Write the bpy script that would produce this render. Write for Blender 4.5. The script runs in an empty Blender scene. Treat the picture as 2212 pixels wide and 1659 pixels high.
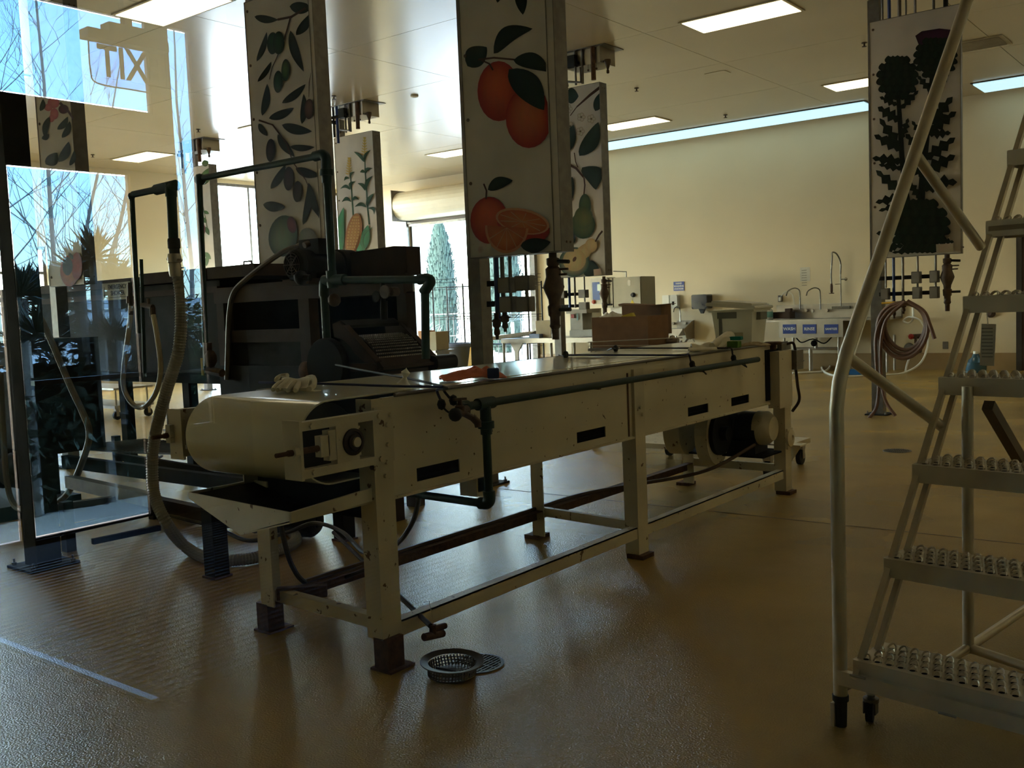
import bpy, math, random
from mathutils import Vector, Matrix, Euler, noise
random.seed(7)
SC = bpy.context.scene
COL = SC.collection
V = Vector
PI = math.pi

# ------------------------------------------------------------------ camera
EYE = V((0.0, 0.0, 1.35))
YAW, PITCH, ROLL, FPX = 0.66504, -0.078863, -0.0403343, 2110.4
_f = V((-math.sin(YAW)*math.cos(PITCH), math.cos(YAW)*math.cos(PITCH), math.sin(PITCH)))
_r0 = V((math.cos(YAW), math.sin(YAW), 0)); _u0 = _r0.cross(_f)
_r = _r0*math.cos(ROLL) + _u0*math.sin(ROLL); _u = -_r0*math.sin(ROLL) + _u0*math.cos(ROLL)
cam = bpy.data.objects.new('camera', bpy.data.cameras.new('camera'))
COL.objects.link(cam)
cam.matrix_world = Matrix(((_r.x, _u.x, -_f.x, EYE.x), (_r.y, _u.y, -_f.y, EYE.y), (_r.z, _u.z, -_f.z, EYE.z), (0, 0, 0, 1)))
cam.data.sensor_width = 36; cam.data.lens = FPX/2212*36
cam.data.clip_start = 0.02; cam.data.clip_end = 400
SC.camera = cam

# measuring helpers: a sight line through a photo pixel, met with a real plane of the room
def _ray(px, py): return _f + _r*((px-1106)/FPX) - _u*((py-829.5)/FPX)
def on_x(px, py, x): d = _ray(px, py); return EYE + d*(x/d.x)
def on_y(px, py, y): d = _ray(px, py); return EYE + d*(y/d.y)
def on_z(px, py, z): d = _ray(px, py); return EYE + d*((z-EYE.z)/d.z)

# ------------------------------------------------------------------ sky, sun, exposure
W = bpy.data.worlds.new('world'); SC.world = W; W.use_nodes = True
nt = W.node_tree; nt.nodes.clear()
sky = nt.nodes.new('ShaderNodeTexSky'); sky.sky_type = 'NISHITA'; sky.sun_disc = False
sky.sun_elevation = math.radians(38); sky.sun_rotation = math.radians(200); sky.dust_density = 1.3; sky.ozone_density = 2.0
bgn = nt.nodes.new('ShaderNodeBackground'); bgn.inputs[1].default_value = 4.0
wo = nt.nodes.new('ShaderNodeOutputWorld')
nt.links.new(sky.outputs[0], bgn.inputs[0]); nt.links.new(bgn.outputs[0], wo.inputs[0])
sun = bpy.data.objects.new('sun', bpy.data.lights.new('sun', 'SUN')); COL.objects.link(sun)
sun.data.energy = 16.0; sun.data.angle = 0.01; sun.data.color = (1, .93, .82)
sun.rotation_euler = V((-0.35, 0.75, -0.75)).to_track_quat('-Z', 'Y').to_euler()
def portal(x, y, z, w, h, d):
    l = bpy.data.lights.new('window_portal', 'AREA'); l.shape = 'RECTANGLE'; l.size = w; l.size_y = h
    l.cycles.is_portal = True
    o = bpy.data.objects.new('window_portal', l); COL.objects.link(o); o.location = (x, y, z)
    o.rotation_euler = V(d).to_track_quat('-Z', 'Z').to_euler()
vs = SC.view_settings; vs.view_transform = 'Standard'; vs.look = 'None'; vs.exposure = 0.56; vs.gamma = 1; vs.use_curve_mapping = False
SC.cycles.use_denoising = True
SC.cycles.max_bounces = 7; SC.cycles.diffuse_bounces = 4; SC.cycles.glossy_bounces = 4
SC.cycles.transparent_max_bounces = 12; SC.cycles.sample_clamp_indirect = 6; SC.cycles.caustics_reflective = False; SC.cycles.caustics_refractive = False

# ------------------------------------------------------------------ materials
def s2l(c):
    return tuple((v/12.92 if v <= .04045 else ((v+.055)/1.055)**2.4) for v in c)
def srgb(r, g, b): return s2l((r/255, g/255, b/255))
_M = {}
def mat(name, rgb, rough=.5, metal=0., var=.12, scale=6., bump=0., bscale=60., spots=None, spot_scale=25., spot_cut=.68,
        emit=None, estr=0., trans=0., alpha=1., coat=0., stretch=None, spec=.5, rvar=0.):
    if name in _M: return _M[name]
    m = bpy.data.materials.new(name); m.use_nodes = True; t = m.node_tree; N = t.nodes; L = t.links
    b = N['Principled BSDF']
    tc = N.new('ShaderNodeTexCoord'); src = tc.outputs['Object']
    if stretch:
        mp = N.new('ShaderNodeMapping'); mp.inputs['Scale'].default_value = stretch; L.new(src, mp.inputs[0]); src = mp.outputs[0]
    n1 = N.new('ShaderNodeTexNoise'); n1.inputs['Scale'].default_value = scale; n1.inputs['Detail'].default_value = 5
    L.new(src, n1.inputs['Vector'])
    mx = N.new('ShaderNodeMix'); mx.data_type = 'RGBA'
    mr = N.new('ShaderNodeMapRange'); mr.inputs[1].default_value = .3; mr.inputs[2].default_value = .7
    L.new(n1.outputs[0], mr.inputs[0]); L.new(mr.outputs[0], mx.inputs[0])
    mx.inputs[6].default_value = (*[max(0, c*(1-var)) for c in rgb], 1); mx.inputs[7].default_value = (*[min(1, c*(1+var)) for c in rgb], 1)
    out = mx.outputs[2]
    if spots:
        n2 = N.new('ShaderNodeTexNoise'); n2.inputs['Scale'].default_value = spot_scale; n2.inputs['Detail'].default_value = 3
        L.new(src, n2.inputs['Vector'])
        r2 = N.new('ShaderNodeMapRange'); r2.inputs[1].default_value = spot_cut; r2.inputs[2].default_value = spot_cut+.04
        L.new(n2.outputs[0], r2.inputs[0])
        m2 = N.new('ShaderNodeMix'); m2.data_type = 'RGBA'; L.new(r2.outputs[0], m2.inputs[0]); L.new(out, m2.inputs[6]); m2.inputs[7].default_value = (*spots, 1)
        out = m2.outputs[2]
    L.new(out, b.inputs['Base Color'])
    b.inputs['Roughness'].default_value = rough; b.inputs['Metallic'].default_value = metal
    b.inputs['Specular IOR Level'].default_value = spec
    if rvar:
        r3 = N.new('ShaderNodeMapRange'); r3.inputs[3].default_value = rough-rvar; r3.inputs[4].default_value = rough+rvar
        L.new(n1.outputs[0], r3.inputs[0]); L.new(r3.outputs[0], b.inputs['Roughness'])
    b.inputs['Transmission Weight'].default_value = trans; b.inputs['Alpha'].default_value = alpha; b.inputs['Coat Weight'].default_value = coat
    if emit: b.inputs['Emission Color'].default_value = (*emit, 1); b.inputs['Emission Strength'].default_value = estr
    if bump:
        n4 = N.new('ShaderNodeTexNoise'); n4.inputs['Scale'].default_value = bscale; n4.inputs['Detail'].default_value = 3
        L.new(src, n4.inputs['Vector'])
        bp = N.new('ShaderNodeBump'); bp.inputs['Strength'].default_value = bump; bp.inputs['Distance'].default_value = .01
        L.new(n4.outputs[0], bp.inputs['Height']); L.new(bp.outputs[0], b.inputs['Normal'])
    _M[name] = m
    return m
def attr_mat(name, rough=.6):
    m = bpy.data.materials.new(name); m.use_nodes = True; t = m.node_tree
    a = t.nodes.new('ShaderNodeVertexColor'); a.layer_name = 'paint'
    n = t.nodes.new('ShaderNodeTexNoise'); n.inputs['Scale'].default_value = 14; n.inputs['Detail'].default_value = 6
    mx = t.nodes.new('ShaderNodeMix'); mx.data_type = 'RGBA'; mx.blend_type = 'MULTIPLY'; mx.inputs[0].default_value = .35
    t.links.new(a.outputs[0], mx.inputs[6]); t.links.new(n.outputs[1], mx.inputs[7])
    t.links.new(mx.outputs[2], t.nodes['Principled BSDF'].inputs['Base Color']); t.nodes['Principled BSDF'].inputs['Roughness'].default_value = rough; t.nodes['Principled BSDF'].inputs['Specular IOR Level'].default_value = .15
    _M[name] = m
    return m
def glass_mat(name, gain, tint=(.93, .97, .95)):
    m = bpy.data.materials.new(name); m.use_nodes = True; t = m.node_tree; N = t.nodes; L = t.links
    N.clear(); o = N.new('ShaderNodeOutputMaterial'); mx = N.new('ShaderNodeMixShader')
    tr = N.new('ShaderNodeBsdfTransparent'); tr.inputs[0].default_value = (*tint, 1)
    gl = N.new('ShaderNodeBsdfGlossy'); gl.inputs['Roughness'].default_value = 0.0
    fr = N.new('ShaderNodeFresnel'); fr.inputs[0].default_value = 1.5
    ge = N.new('ShaderNodeNewGeometry')
    m1 = N.new('ShaderNodeMath'); m1.operation = 'MULTIPLY'; m1.inputs[1].default_value = gain
    m2 = N.new('ShaderNodeMath'); m2.operation = 'SUBTRACT'; m2.inputs[0].default_value = 1
    m3 = N.new('ShaderNodeMath'); m3.operation = 'MULTIPLY'; m3.use_clamp = True
    L.new(fr.outputs[0], m1.inputs[0]); L.new(ge.outputs['Backfacing'], m2.inputs[1]); L.new(m1.outputs[0], m3.inputs[0]); L.new(m2.outputs[0], m3.inputs[1])
    L.new(m3.outputs[0], mx.inputs[0]); L.new(tr.outputs[0], mx.inputs[1]); L.new(gl.outputs[0], mx.inputs[2]); L.new(mx.outputs[0], o.inputs[0])
    _M[name] = m
    return m

# ------------------------------------------------------------------ mesh builder
class MB:
    def __init__(s): s.v = []; s.f = []; s.sm = []; s.c = None
    def add(s, vs, fs, smooth=False):
        o = len(s.v); s.v += [V(v) for v in vs]; s.f += [tuple(i+o for i in f) for f in fs]; s.sm += [smooth]*len(fs); return s
    def box(s, x0, x1, y0, y1, z0, z1):
        return s.add([(x, y, z) for z in (z0, z1) for y in (y0, y1) for x in (x0, x1)],
                     [(0, 2, 3, 1), (4, 5, 7, 6), (0, 1, 5, 4), (2, 6, 7, 3), (0, 4, 6, 2), (1, 3, 7, 5)])
    def cbox(s, c, sz, R=None):
        pts = [V((x*sz[0]/2, y*sz[1]/2, z*sz[2]/2)) for z in (-1, 1) for y in (-1, 1) for x in (-1, 1)]
        if R is not None: pts = [R @ p for p in pts]
        return s.add([V(c)+p for p in pts], [(0, 2, 3, 1), (4, 5, 7, 6), (0, 1, 5, 4), (2, 6, 7, 3), (0, 4, 6, 2), (1, 3, 7, 5)])
    def rbox(s, c, sz, r=.02, R=None, n=3):   # box with rounded vertical-ish edges (rounded in its local x-z face, extruded in y)
        a, b = sz[0]/2, sz[2]/2; r = min(r, a*.99, b*.99); poly = []
        for cx_, cz_, t0 in ((a-r, b-r, 0), (-a+r, b-r, PI/2), (-a+r, -b+r, PI), (a-r, -b+r, 1.5*PI)):
            for i in range(n+1):
                t = t0+i/n*PI/2; poly.append((cx_+r*math.cos(t), cz_+r*math.sin(t)))
        m = len(poly); y = sz[1]/2
        pts = [V((p[0], -y, p[1])) for p in poly]+[V((p[0], y, p[1])) for p in poly]
        if R is not None: pts = [R @ p for p in pts]
        fs = [tuple(range(m)), tuple(range(2*m-1, m-1, -1))]+[(i, i+m, (i+1) % m+m, (i+1) % m) for i in range(m)]
        return s.add([V(c)+p for p in pts], fs)
    def beam(s, p, q, w, h, up=(0, 0, 1)):
        p, q = V(p), V(q); d = (q-p); L = d.length
        if L < 1e-6: return s
        d /= L; u = V(up)
        if abs(d.dot(u)) > .98: u = V((1, 0, 0)) if abs(d.x) < .9 else V((0, 1, 0))
        a = d.cross(u).normalized(); b = a.cross(d)
        c = [(a*(w/2*i)+b*(h/2*j)) for i, j in ((-1, -1), (1, -1), (1, 1), (-1, 1))]
        return s.add([p+x for x in c]+[q+x for x in c], [(3, 2, 1, 0), (4, 5, 6, 7), (0, 1, 5, 4), (1, 2, 6, 5), (2, 3, 7, 6), (3, 0, 4, 7)])
    def angle(s, p, q, w, h, t, up=(0, 0, 1), flip=1):   # L section bar
        p, q = V(p), V(q); d = (q-p).normalized(); u = V(up)
        if abs(d.dot(u)) > .98: u = V((1, 0, 0))
        a = d.cross(u).normalized()*flip; b = u-(u.dot(d))*d; b.normalize()
        s.beam(p+a*(w/2)-b*(t/2), q+a*(w/2)-b*(t/2), w, t, up=b); s.beam(p+a*(t/2)-b*(h/2), q+a*(t/2)-b*(h/2), t, h, up=b)
        return s
    def tube(s, path, r, n=8, cap=True, smooth=True, closed=False):
        P = [V(p) for p in path]; m = len(P); rs = r if isinstance(r, (list, tuple)) else [r]*m
        rings = []; prev = None
        for i, p in enumerate(P):
            if closed: d = P[(i+1) % m]-P[i-1]
            else: d = P[min(i+1, m-1)]-P[max(i-1, 0)]
            if d.length < 1e-9: d = V((0, 0, 1))
            d.normalize()
            if prev is None:
                u = V((0, 0, 1)) if abs(d.z) < .9 else V((1, 0, 0))
                a = d.cross(u).normalized()
            else:
                a = prev-d*prev.dot(d)
                if a.length < 1e-6: a = d.orthogonal()
                a.normalize()
            prev = a; b = d.cross(a)
            rings.append([p+(a*math.cos(2*PI*k/n)+b*math.sin(2*PI*k/n))*rs[i] for k in range(n)])
        vs = [v for rg in rings for v in rg]; fs = []
        for i in range(m if closed else m-1):
            j = (i+1) % m
            for k in range(n): fs.append((i*n+k, i*n+(k+1) % n, j*n+(k+1) % n, j*n+k))
        s.add(vs, fs, smooth)
        if cap and not closed:
            s.add(rings[0], [tuple(range(n-1, -1, -1))]); s.add(rings[-1], [tuple(range(n))])
        return s
    def cyl(s, p, q, r, n=12, smooth=True, r2=None): return s.tube([p, q], [r, r if r2 is None else r2], n, True, smooth)
    def lathe(s, o, ax, prof, n=20, smooth=True):   # prof: (radius, distance along axis)
        o = V(o); d = V(ax).normalized(); a = d.orthogonal().normalized(); b = d.cross(a)
        vs = [o+d*h+(a*math.cos(2*PI*k/n)+b*math.sin(2*PI*k/n))*max(r, 1e-4) for r, h in prof for k in range(n)]
        fs = [(i*n+k, i*n+(k+1) % n, (i+1)*n+(k+1) % n, (i+1)*n+k) for i in range(len(prof)-1) for k in range(n)]
        return s.add(vs, fs, smooth)
    def sph(s, c, r, n=10, sc=(1, 1, 1)):
        c = V(c); vs = []; fs = []
        for i in range(n//2+1):
            t = PI*i/(n//2)
            for k in range(n): vs.append(c+V((math.sin(t)*math.cos(2*PI*k/n)*r*sc[0], math.sin(t)*math.sin(2*PI*k/n)*r*sc[1], math.cos(t)*r*sc[2])))
        for i in range(n//2):
            for k in range(n): fs.append((i*n+k, (i+1)*n+k, (i+1)*n+(k+1) % n, i*n+(k+1) % n))
        return s.add(vs, fs, True)
    def prism(s, pts, off):
        P = [V(p) for p in pts]; m = len(P); o = V(off)
        return s.add(P+[p+o for p in P], [tuple(range(m)), tuple(range(2*m-1, m-1, -1))]+[(i, i+m, (i+1) % m+m, (i+1) % m) for i in range(m)])
    def sheet(s, fn, nu, nv, t=0.0, smooth=True):
        g = [fn(i/nu, j/nv) for i in range(nu+1) for j in range(nv+1)]
        fs = [(i*(nv+1)+j, (i+1)*(nv+1)+j, (i+1)*(nv+1)+j+1, i*(nv+1)+j+1) for i in range(nu) for j in range(nv)]
        s.add(g, fs, smooth)
        if t:
            s.add([V(p)-V((0, 0, t)) for p in g], [f[::-1] for f in fs], smooth)
            o = len(s.v)-len(g); o2 = o-len(g)
            def e(a, b): s.f.append((a+o2, b+o2, b+o, a+o)); s.sm.append(smooth)
            for i in range(nu): e(i*(nv+1), (i+1)*(nv+1)); e((i+1)*(nv+1)+nv, i*(nv+1)+nv)
            for j in range(nv): e(j+1, j); e(nu*(nv+1)+j, nu*(nv+1)+j+1)
        return s
    def mesh(s, name, o=(0, 0, 0)):
        o = V(o); me = bpy.data.meshes.new(name); me.from_pydata([v-o for v in s.v], [], s.f)
        me.polygons.foreach_set('use_smooth', s.sm); me.update()
        if any(s.sm): me.set_sharp_from_angle(angle=.7)
        return me

class Thing:
    def __init__(s, name, label, cat, loc=(0, 0, 0), group=None, kind=None):
        s.o = bpy.data.objects.new(name, None); COL.objects.link(s.o); s.loc = V(loc); s.o.location = loc
        s.o.empty_display_size = .05
        if kind: s.o['kind'] = kind
        if label: s.o['label'] = label
        if cat: s.o['category'] = cat
        if group: s.o['group'] = group
    def part(s, name, mb, m, label=None, parent=None, kind=None):
        me = mb.mesh(name, s.loc); me.materials.append(m)
        o = bpy.data.objects.new(name, me); COL.objects.link(o); o.parent = parent if parent else s.o
        if label: o['label'] = label
        if kind: o['kind'] = kind
        return o
def solo(name, mb, m, label, cat, loc=None, group=None, kind=None):
    if loc is None:
        n = len(mb.v); loc = V((sum(v.x for v in mb.v)/n, sum(v.y for v in mb.v)/n, min(v.z for v in mb.v)))
    me = mb.mesh(name, loc); me.materials.append(m); o = bpy.data.objects.new(name, me); COL.objects.link(o); o.location = loc
    if label: o['label'] = label
    if cat: o['category'] = cat
    if group: o['group'] = group
    if kind: o['kind'] = kind
    return o
def struct(name, mb, m, parent=None, label=None):
    me = mb.mesh(name); me.materials.append(m); o = bpy.data.objects.new(name, me); COL.objects.link(o)
    if parent: o.parent = parent
    else: o['kind'] = 'structure'
    if label: o['label'] = label
    return o
def clone(root, loc, label=None, rotz=None):
    r = root.copy(); COL.objects.link(r); r.location = loc
    if rotz is not None: r.rotation_euler = (0, 0, rotz)
    if label: r['label'] = label
    for ch in list(root.children):
        c = ch.copy(); COL.objects.link(c); c.parent = r
        for g in list(ch.children):
            d = g.copy(); COL.objects.link(d); d.parent = c
    return r
def text_mb(txt, size, origin, right, up, depth=.002, align='CENTER', sx=1.0, bold=0.0):
    cu = bpy.data.curves.new('lettering', 'FONT'); cu.body = txt; cu.size = size; cu.align_x = align; cu.align_y = 'CENTER'; cu.extrude = depth/2
    cu.offset = bold; cu.resolution_u = 2
    ob = bpy.data.objects.new('lettering', cu); COL.objects.link(ob)
    me = bpy.data.meshes.new_from_object(ob); R = V(right).normalized(); U = V(up).normalized(); N = R.cross(U)
    mb = MB(); mb.add([V(origin)+R*(v.co.x*sx)+U*v.co.y+N*v.co.z for v in me.vertices], [tuple(p.vertices) for p in me.polygons])
    bpy.data.objects.remove(ob); bpy.data.curves.remove(cu); bpy.data.meshes.remove(me)
    return mb
def bez(pts, n=8):   # Catmull-Rom through points
    P = [V(p) for p in pts]; P = [P[0]*2-P[1]]+P+[P[-1]*2-P[-2]]; out = []
    for i in range(1, len(P)-2):
        a, b, c, d = P[i-1:i+3]
        for k in range(n):
            t = k/n; out.append(.5*((2*b)+(c-a)*t+(2*a-5*b+4*c-d)*t*t+(3*b-a-3*c+d)*t**3))
    out.append(P[-2]); return out

cream = mat('cream_enamel', (.68, .60, .43), .42, 0, .10, 3, .06, 40, spots=(.10, .055, .02), spot_scale=34, spot_cut=.70)
cream2 = mat('worn_cream_enamel', (.66, .58, .41), .5, 0, .14, 4, .10, 60, spots=(.12, .06, .025), spot_scale=26, spot_cut=.665)
belt_m = mat('cream_belt', (.72, .66, .46), .2, 0, .05, 2, .02, 30, coat=.3)
wallp = mat('wall_paint', (.68, .57, .37), .62, 0, .03, 1.5, .03, 90)
ceilm = mat('ceiling_paint', (.58, .48, .33), .22, 0, .03, 1.0, .02, 3, spec=.9)
floorm = mat('epoxy_floor', (.41, .26, .07), .22, 0, .22, .9, .5, 140, rvar=.07, spec=.42)
covem = mat('cove_epoxy', (.32, .21, .09), .35, 0, .15, 2)
steel = mat('stainless_steel', (.40, .36, .30), .36, .9, .08, 8, .03, 40)
chrome = mat('dark_chrome', (.20, .19, .17), .25, .9, .05)
galv = mat('galvanised_steel', (.17, .155, .135), .45, .7, .2, 14, .05, 60)
darkst = mat('dark_weathered_steel', (.018, .016, .014), .75, .1, .3, 7, .1, 40, spec=.2)
brownst = mat('brown_stained_steel', (.055, .036, .027), .75, .1, .25, 5, .08, 40, spec=.2)
blackm = mat('black_rubber', (.008, .008, .009), .6, 0, .3, 8)
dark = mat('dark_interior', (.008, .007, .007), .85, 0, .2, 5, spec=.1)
rust = mat('rust', (.10, .045, .02), .8, 0, .35, 30, .3, 80)
greenp = mat('green_pipe_paint', (.012, .036, .028), .5, 0, .2, 10, .05, 50, spec=.3)
alum = mat('aluminium', (.66, .58, .44), .38, .55, .1, 10, .04, 50)
brass = mat('aged_brass', (.085, .05, .03), .6, .3, .3, 20, .1, 60)
bluep = mat('blue_pipe_paint', (.01, .04, .22), .4, 0, .1, 8)
white = mat('white_plastic', (.75, .72, .62), .45, 0, .04, 5)
bluesg = mat('blue_sign', (.015, .045, .26), .4, 0, .05, 5)
cloth = mat('cream_cotton', (.72, .66, .50), .9, 0, .08, 30, .25, 180)
hosem = mat('ribbed_grey_hose', (.26, .24, .20), .5, 0, .12, 10)
tanhose = mat('tan_hose', (.50, .42, .28), .5, 0, .1, 8)
redhose = mat('red_brown_hose', (.16, .08, .05), .5, 0, .15, 8)

# ------------------------------------------------------------------ the setting
XL, XR, YB, ZC, YG = -18.65, 2.4, 17.4, 4.46, 0.30     # left wall, right wall, back wall, ceiling, viewing window plane
floor = struct('floor', MB().box(XL-.3, XR, YG, YB, -.12, 0), floorm)
struct('floor_gallery', MB().box(-6.16, XR, -4.6, YG, -.12, 0), mat('gallery_floor', (.015, .01, .008), .8, 0, .1, spec=.2))
jm = mat('floor_joint', (.10, .07, .035), .6)
for k, yy in enumerate((5.6,)):
    struct('joint', MB().box(XL, XR, yy-.003, yy+.003, -.001, .0012), jm, floor)
for xx in (-9.6,):
    struct('joint', MB().box(xx-.003, xx+.003, .4, YB, -.001, .0012), jm, floor)
ceiling = struct('ceiling', MB().box(XL-.3, XR+.3, YG-.1, YB+.3, ZC+.012, ZC+.25), mat('ceiling_backing', (.10, .085, .06), .8))
ys = [YG, 2.1, 4.15, 6.18, 8.2, 10.23, 12.26, 14.3, 16.33, YB]; xs = [XL]+[XL+1.14+2.96*i for i in range(7)]+[XR]
xs = sorted(set([XL, -17.74, -14.77, -11.80, -8.82, -5.85, -2.88, .09, XR]))
for i in range(len(xs)-1):
    for j in range(len(ys)-1):
        struct('ceiling_panel', MB().box(xs[i]+.004, xs[i+1]-.004, ys[j]+.004, ys[j+1]-.004, ZC, ZC+.014), ceilm, ceiling)

def wall_with_holes(axis, const, thick, a0, a1, z0, z1, holes):
    """axis 'x': wall plane x=const running along y; holes are (a0,a1,z0,z1)"""
    mb = MB(); cuts = sorted(set([a0, a1]+[h[0] for h in holes]+[h[1] for h in holes]))
    for p, q in zip(cuts, cuts[1:]):
        hs = sorted([(h[2], h[3]) for h in holes if h[0] <= p+1e-6 and h[1] >= q-1e-6]); z = z0
        for h0, h1 in hs+[(z1, z1)]:
            if h0 > z+1e-6:
                if axis == 'x': mb.box(min(const, const+thick), max(const, const+thick), p, q, z, h0)
                else: mb.box(p, q, min(const, const+thick), max(const, const+thick), z, h0)
            z = max(z, h1)
    return mb
DX0, DX1, DZ = -16.62, -12.95, 3.50          # roll-up door opening
WY0, WY1, WZ = 12.95, 17.05, 4.38             # tall corner window in the left wall
wall_left = struct('wall_left', wall_with_holes('x', XL, -.3, YG, YB, 0, ZC, [(WY0, WY1, .0, WZ), (1.2, 9.45, 2.0, 2.85)][0:1]+[(1.0, 9.45, .9, 2.86)]), wallp)
wall_back = struct('wall_back', wall_with_holes('y', YB, .3, XL-.3, XR, 0, ZC, [(DX0, DX1, 0, DZ)]), wallp)
wall_right = struct('wall_right', MB().box(XR, XR+.2, -4.6, YB+.3, 0, ZC), wallp)
PX0, PX1, PZ0, PZ1 = -3.2, 2.0, .25, 3.3
wall_front = struct('wall_front', wall_with_holes('y', YG, -.12, -18.95, XR, 0, ZC, [(PX0, PX1, PZ0, PZ1)]), wallp)
for nm, mb in (('baseboard_back', MB().box(DX1+.05, XR, YB-.035, YB, 0, .285)), ('baseboard_left', MB().box(XL, XL+.035, YG, WY0, 0, .285)),
               ('baseboard_right', MB().box(XR-.035, XR, YG, YB-.04, 0, .285))):
    struct(nm, mb, covem)
# window glass: glazing between the viewing gallery and the plant
pane_m = glass_mat('viewing_glass', 1.7)
w1 = struct('window_1', MB().box(PX0-.03, PX1+.03, YG-.13, YG-.125, PZ0-.06, PZ0), galv, None)
def frame_mb(axis, c, t, a0, a1, z0, z1, w=.06, mull=(), bars=()):
    mb = MB()
    def bx(p, q, r, s_):
        if axis == 'x': mb.box(c-t/2, c+t/2, p, q, r, s_)
        else: mb.box(p, q, c-t/2, c+t/2, r, s_)
    bx(a0, a0+w, z0, z1); bx(a1-w, a1, z0, z1); bx(a0+w, a1-w, z1-w, z1); bx(a0+w, a1-w, z0, z0+w)
    for a in mull: bx(a-w/2, a+w/2, z0+w, z1-w)
    for z in bars: bx(a0+w, a1-w, z-w/2, z+w/2)
    return mb
bronze = mat('bronze_anodised_frame', (.055, .045, .035), .45, .5, .1)
struct('window_frame', frame_mb('y', YG-.06, .12, PX0, PX1, PZ0, PZ1, .07), bronze, w1)
struct('pane', MB().box(PX0+.07, PX1-.07, YG-.003, YG+.003, PZ0+.07, PZ1-.07), pane_m, w1)
clear = glass_mat('clear_glazing', .35, (.97, .98, .98)); tinted = glass_mat('tinted_glazing', .35, (.32, .44, .53))
def glazed(n, axis, c, a0, a1, z0, z1, mull, bars, m=galv):
    wn = struct('window_%d' % n, frame_mb(axis, c, .10, a0, a1, z0, z1, .06), m)
    w_ = .05; mb = MB()
    cols = [a0+.06]+list(mull)+[a1-.06]; rows = [z0+.06]+list(bars)+[z1-.06]
    for a in mull:
        struct('mullion', MB().box(c-.05, c+.05, a-w_/2, a+w_/2, z0+.06, z1-.06) if axis == 'x' else MB().box(a-w_/2, a+w_/2, c-.05, c+.05, z0+.06, z1-.06), m, wn)
    for z in bars:
        struct('transom', MB().box(c-.048, c+.048, a0+.06, a1-.06, z-w_/2, z+w_/2) if axis == 'x' else MB().box(a0+.06, a1-.06, c-.048, c+.048, z-w_/2, z+w_/2), m, wn)
    for i in range(len(cols)-1):
        for j in range(len(rows)-1):
            A, B, Cz, D = cols[i]+.001, cols[i+1]-.001, rows[j]+.001, rows[j+1]-.001
            struct('pane', MB().box(c-.003, c+.003, A, B, Cz, D) if axis == 'x' else MB().box(A, B, c-.003, c+.003, Cz, D), clear, wn)
    return wn
glazed(2, 'x', XL-.1, WY0, WY1, 0, WZ, (14.3, 15.7), (1.0, 2.4))
glazed(3, 'x', XL-.1, 1.0, 9.45, .9, 2.86, (2.7, 4.4, 6.1, 7.8), (2.36,))
portal(XL-.2, (WY0+WY1)/2, WZ/2, WY1-WY0, WZ, (1, 0, 0)); portal(XL-.2, 5.2, 1.9, 8.4, 1.9, (1, 0, 0)); portal((DX0+DX1)/2, YB+.25, DZ/2, DX1-DX0, DZ, (0, -1, 0))
# roll-up door in the back wall: coil hood, guides, bottom bar
door1 = struct('door_1', MB().box(DX0-.14, DX0, YB-.10, YB, 0, DZ+.05).box(DX1, DX1+.14, YB-.10, YB, 0, DZ+.05), galv)
hood = MB(); pr = []
hx0, hx1 = -16.5, -12.6
for k in range(13):
    t = PI/2+k/12*PI; pr.append((YB-.35+.33*math.cos(t), 3.84+.33*math.sin(t)))
hood.prism([V((hx0, YB, 4.17))]+[V((hx0, a, b)) for a, b in pr]+[V((hx0, YB, 3.51))], (hx1-hx0, 0, 0))
struct('coil_hood', hood, mat('door_hood_paint', (.70, .62, .47), .45, 0, .04), door1)
struct('hood_bracket', MB().box(hx0-.03, hx0, YB-.69, YB, 3.48, 4.2), galv, door1)
struct('bottom_bar', MB().box(DX0, DX1, YB-.05, YB+.03, DZ-.12, DZ), galv, door1)
struct('head_stop', MB().box(DX0, DX1, YB-.08, YB-.052, DZ-.06, DZ+.02), bronze, door1)
struct('jamb', MB().box(DX0, DX0+.07, YB+.02, YB+.3, 0, DZ-.12), galv, door1)
struct('jamb', MB().box(DX1-.07, DX1, YB+.02, YB+.3, 0, DZ-.12), galv, door1)
# dark service door at the right end of the back wall
door2 = struct('door_2', MB().box(-3.2, -2.25, YB-.05, YB-.001, .0, 2.12), mat('dark_brown_door', (.06, .035, .02), .5, 0, .1))
struct('door_frame', MB().box(-3.28, -3.2, YB-.07, YB, 0, 2.2).box(-2.25, -2.17, YB-.07, YB, 0, 2.2).box(-3.2, -2.25, YB-.07, YB, 2.12, 2.2), bronze, door2)
struct('door_handle', MB().cyl((-3.12, YB-.05, 1.02), (-3.12, YB-.11, 1.02), .012).beam((-3.12, YB-.11, 1.02), (-3.0, YB-.11, 1.02), .02, .02), steel, door2)
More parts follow.
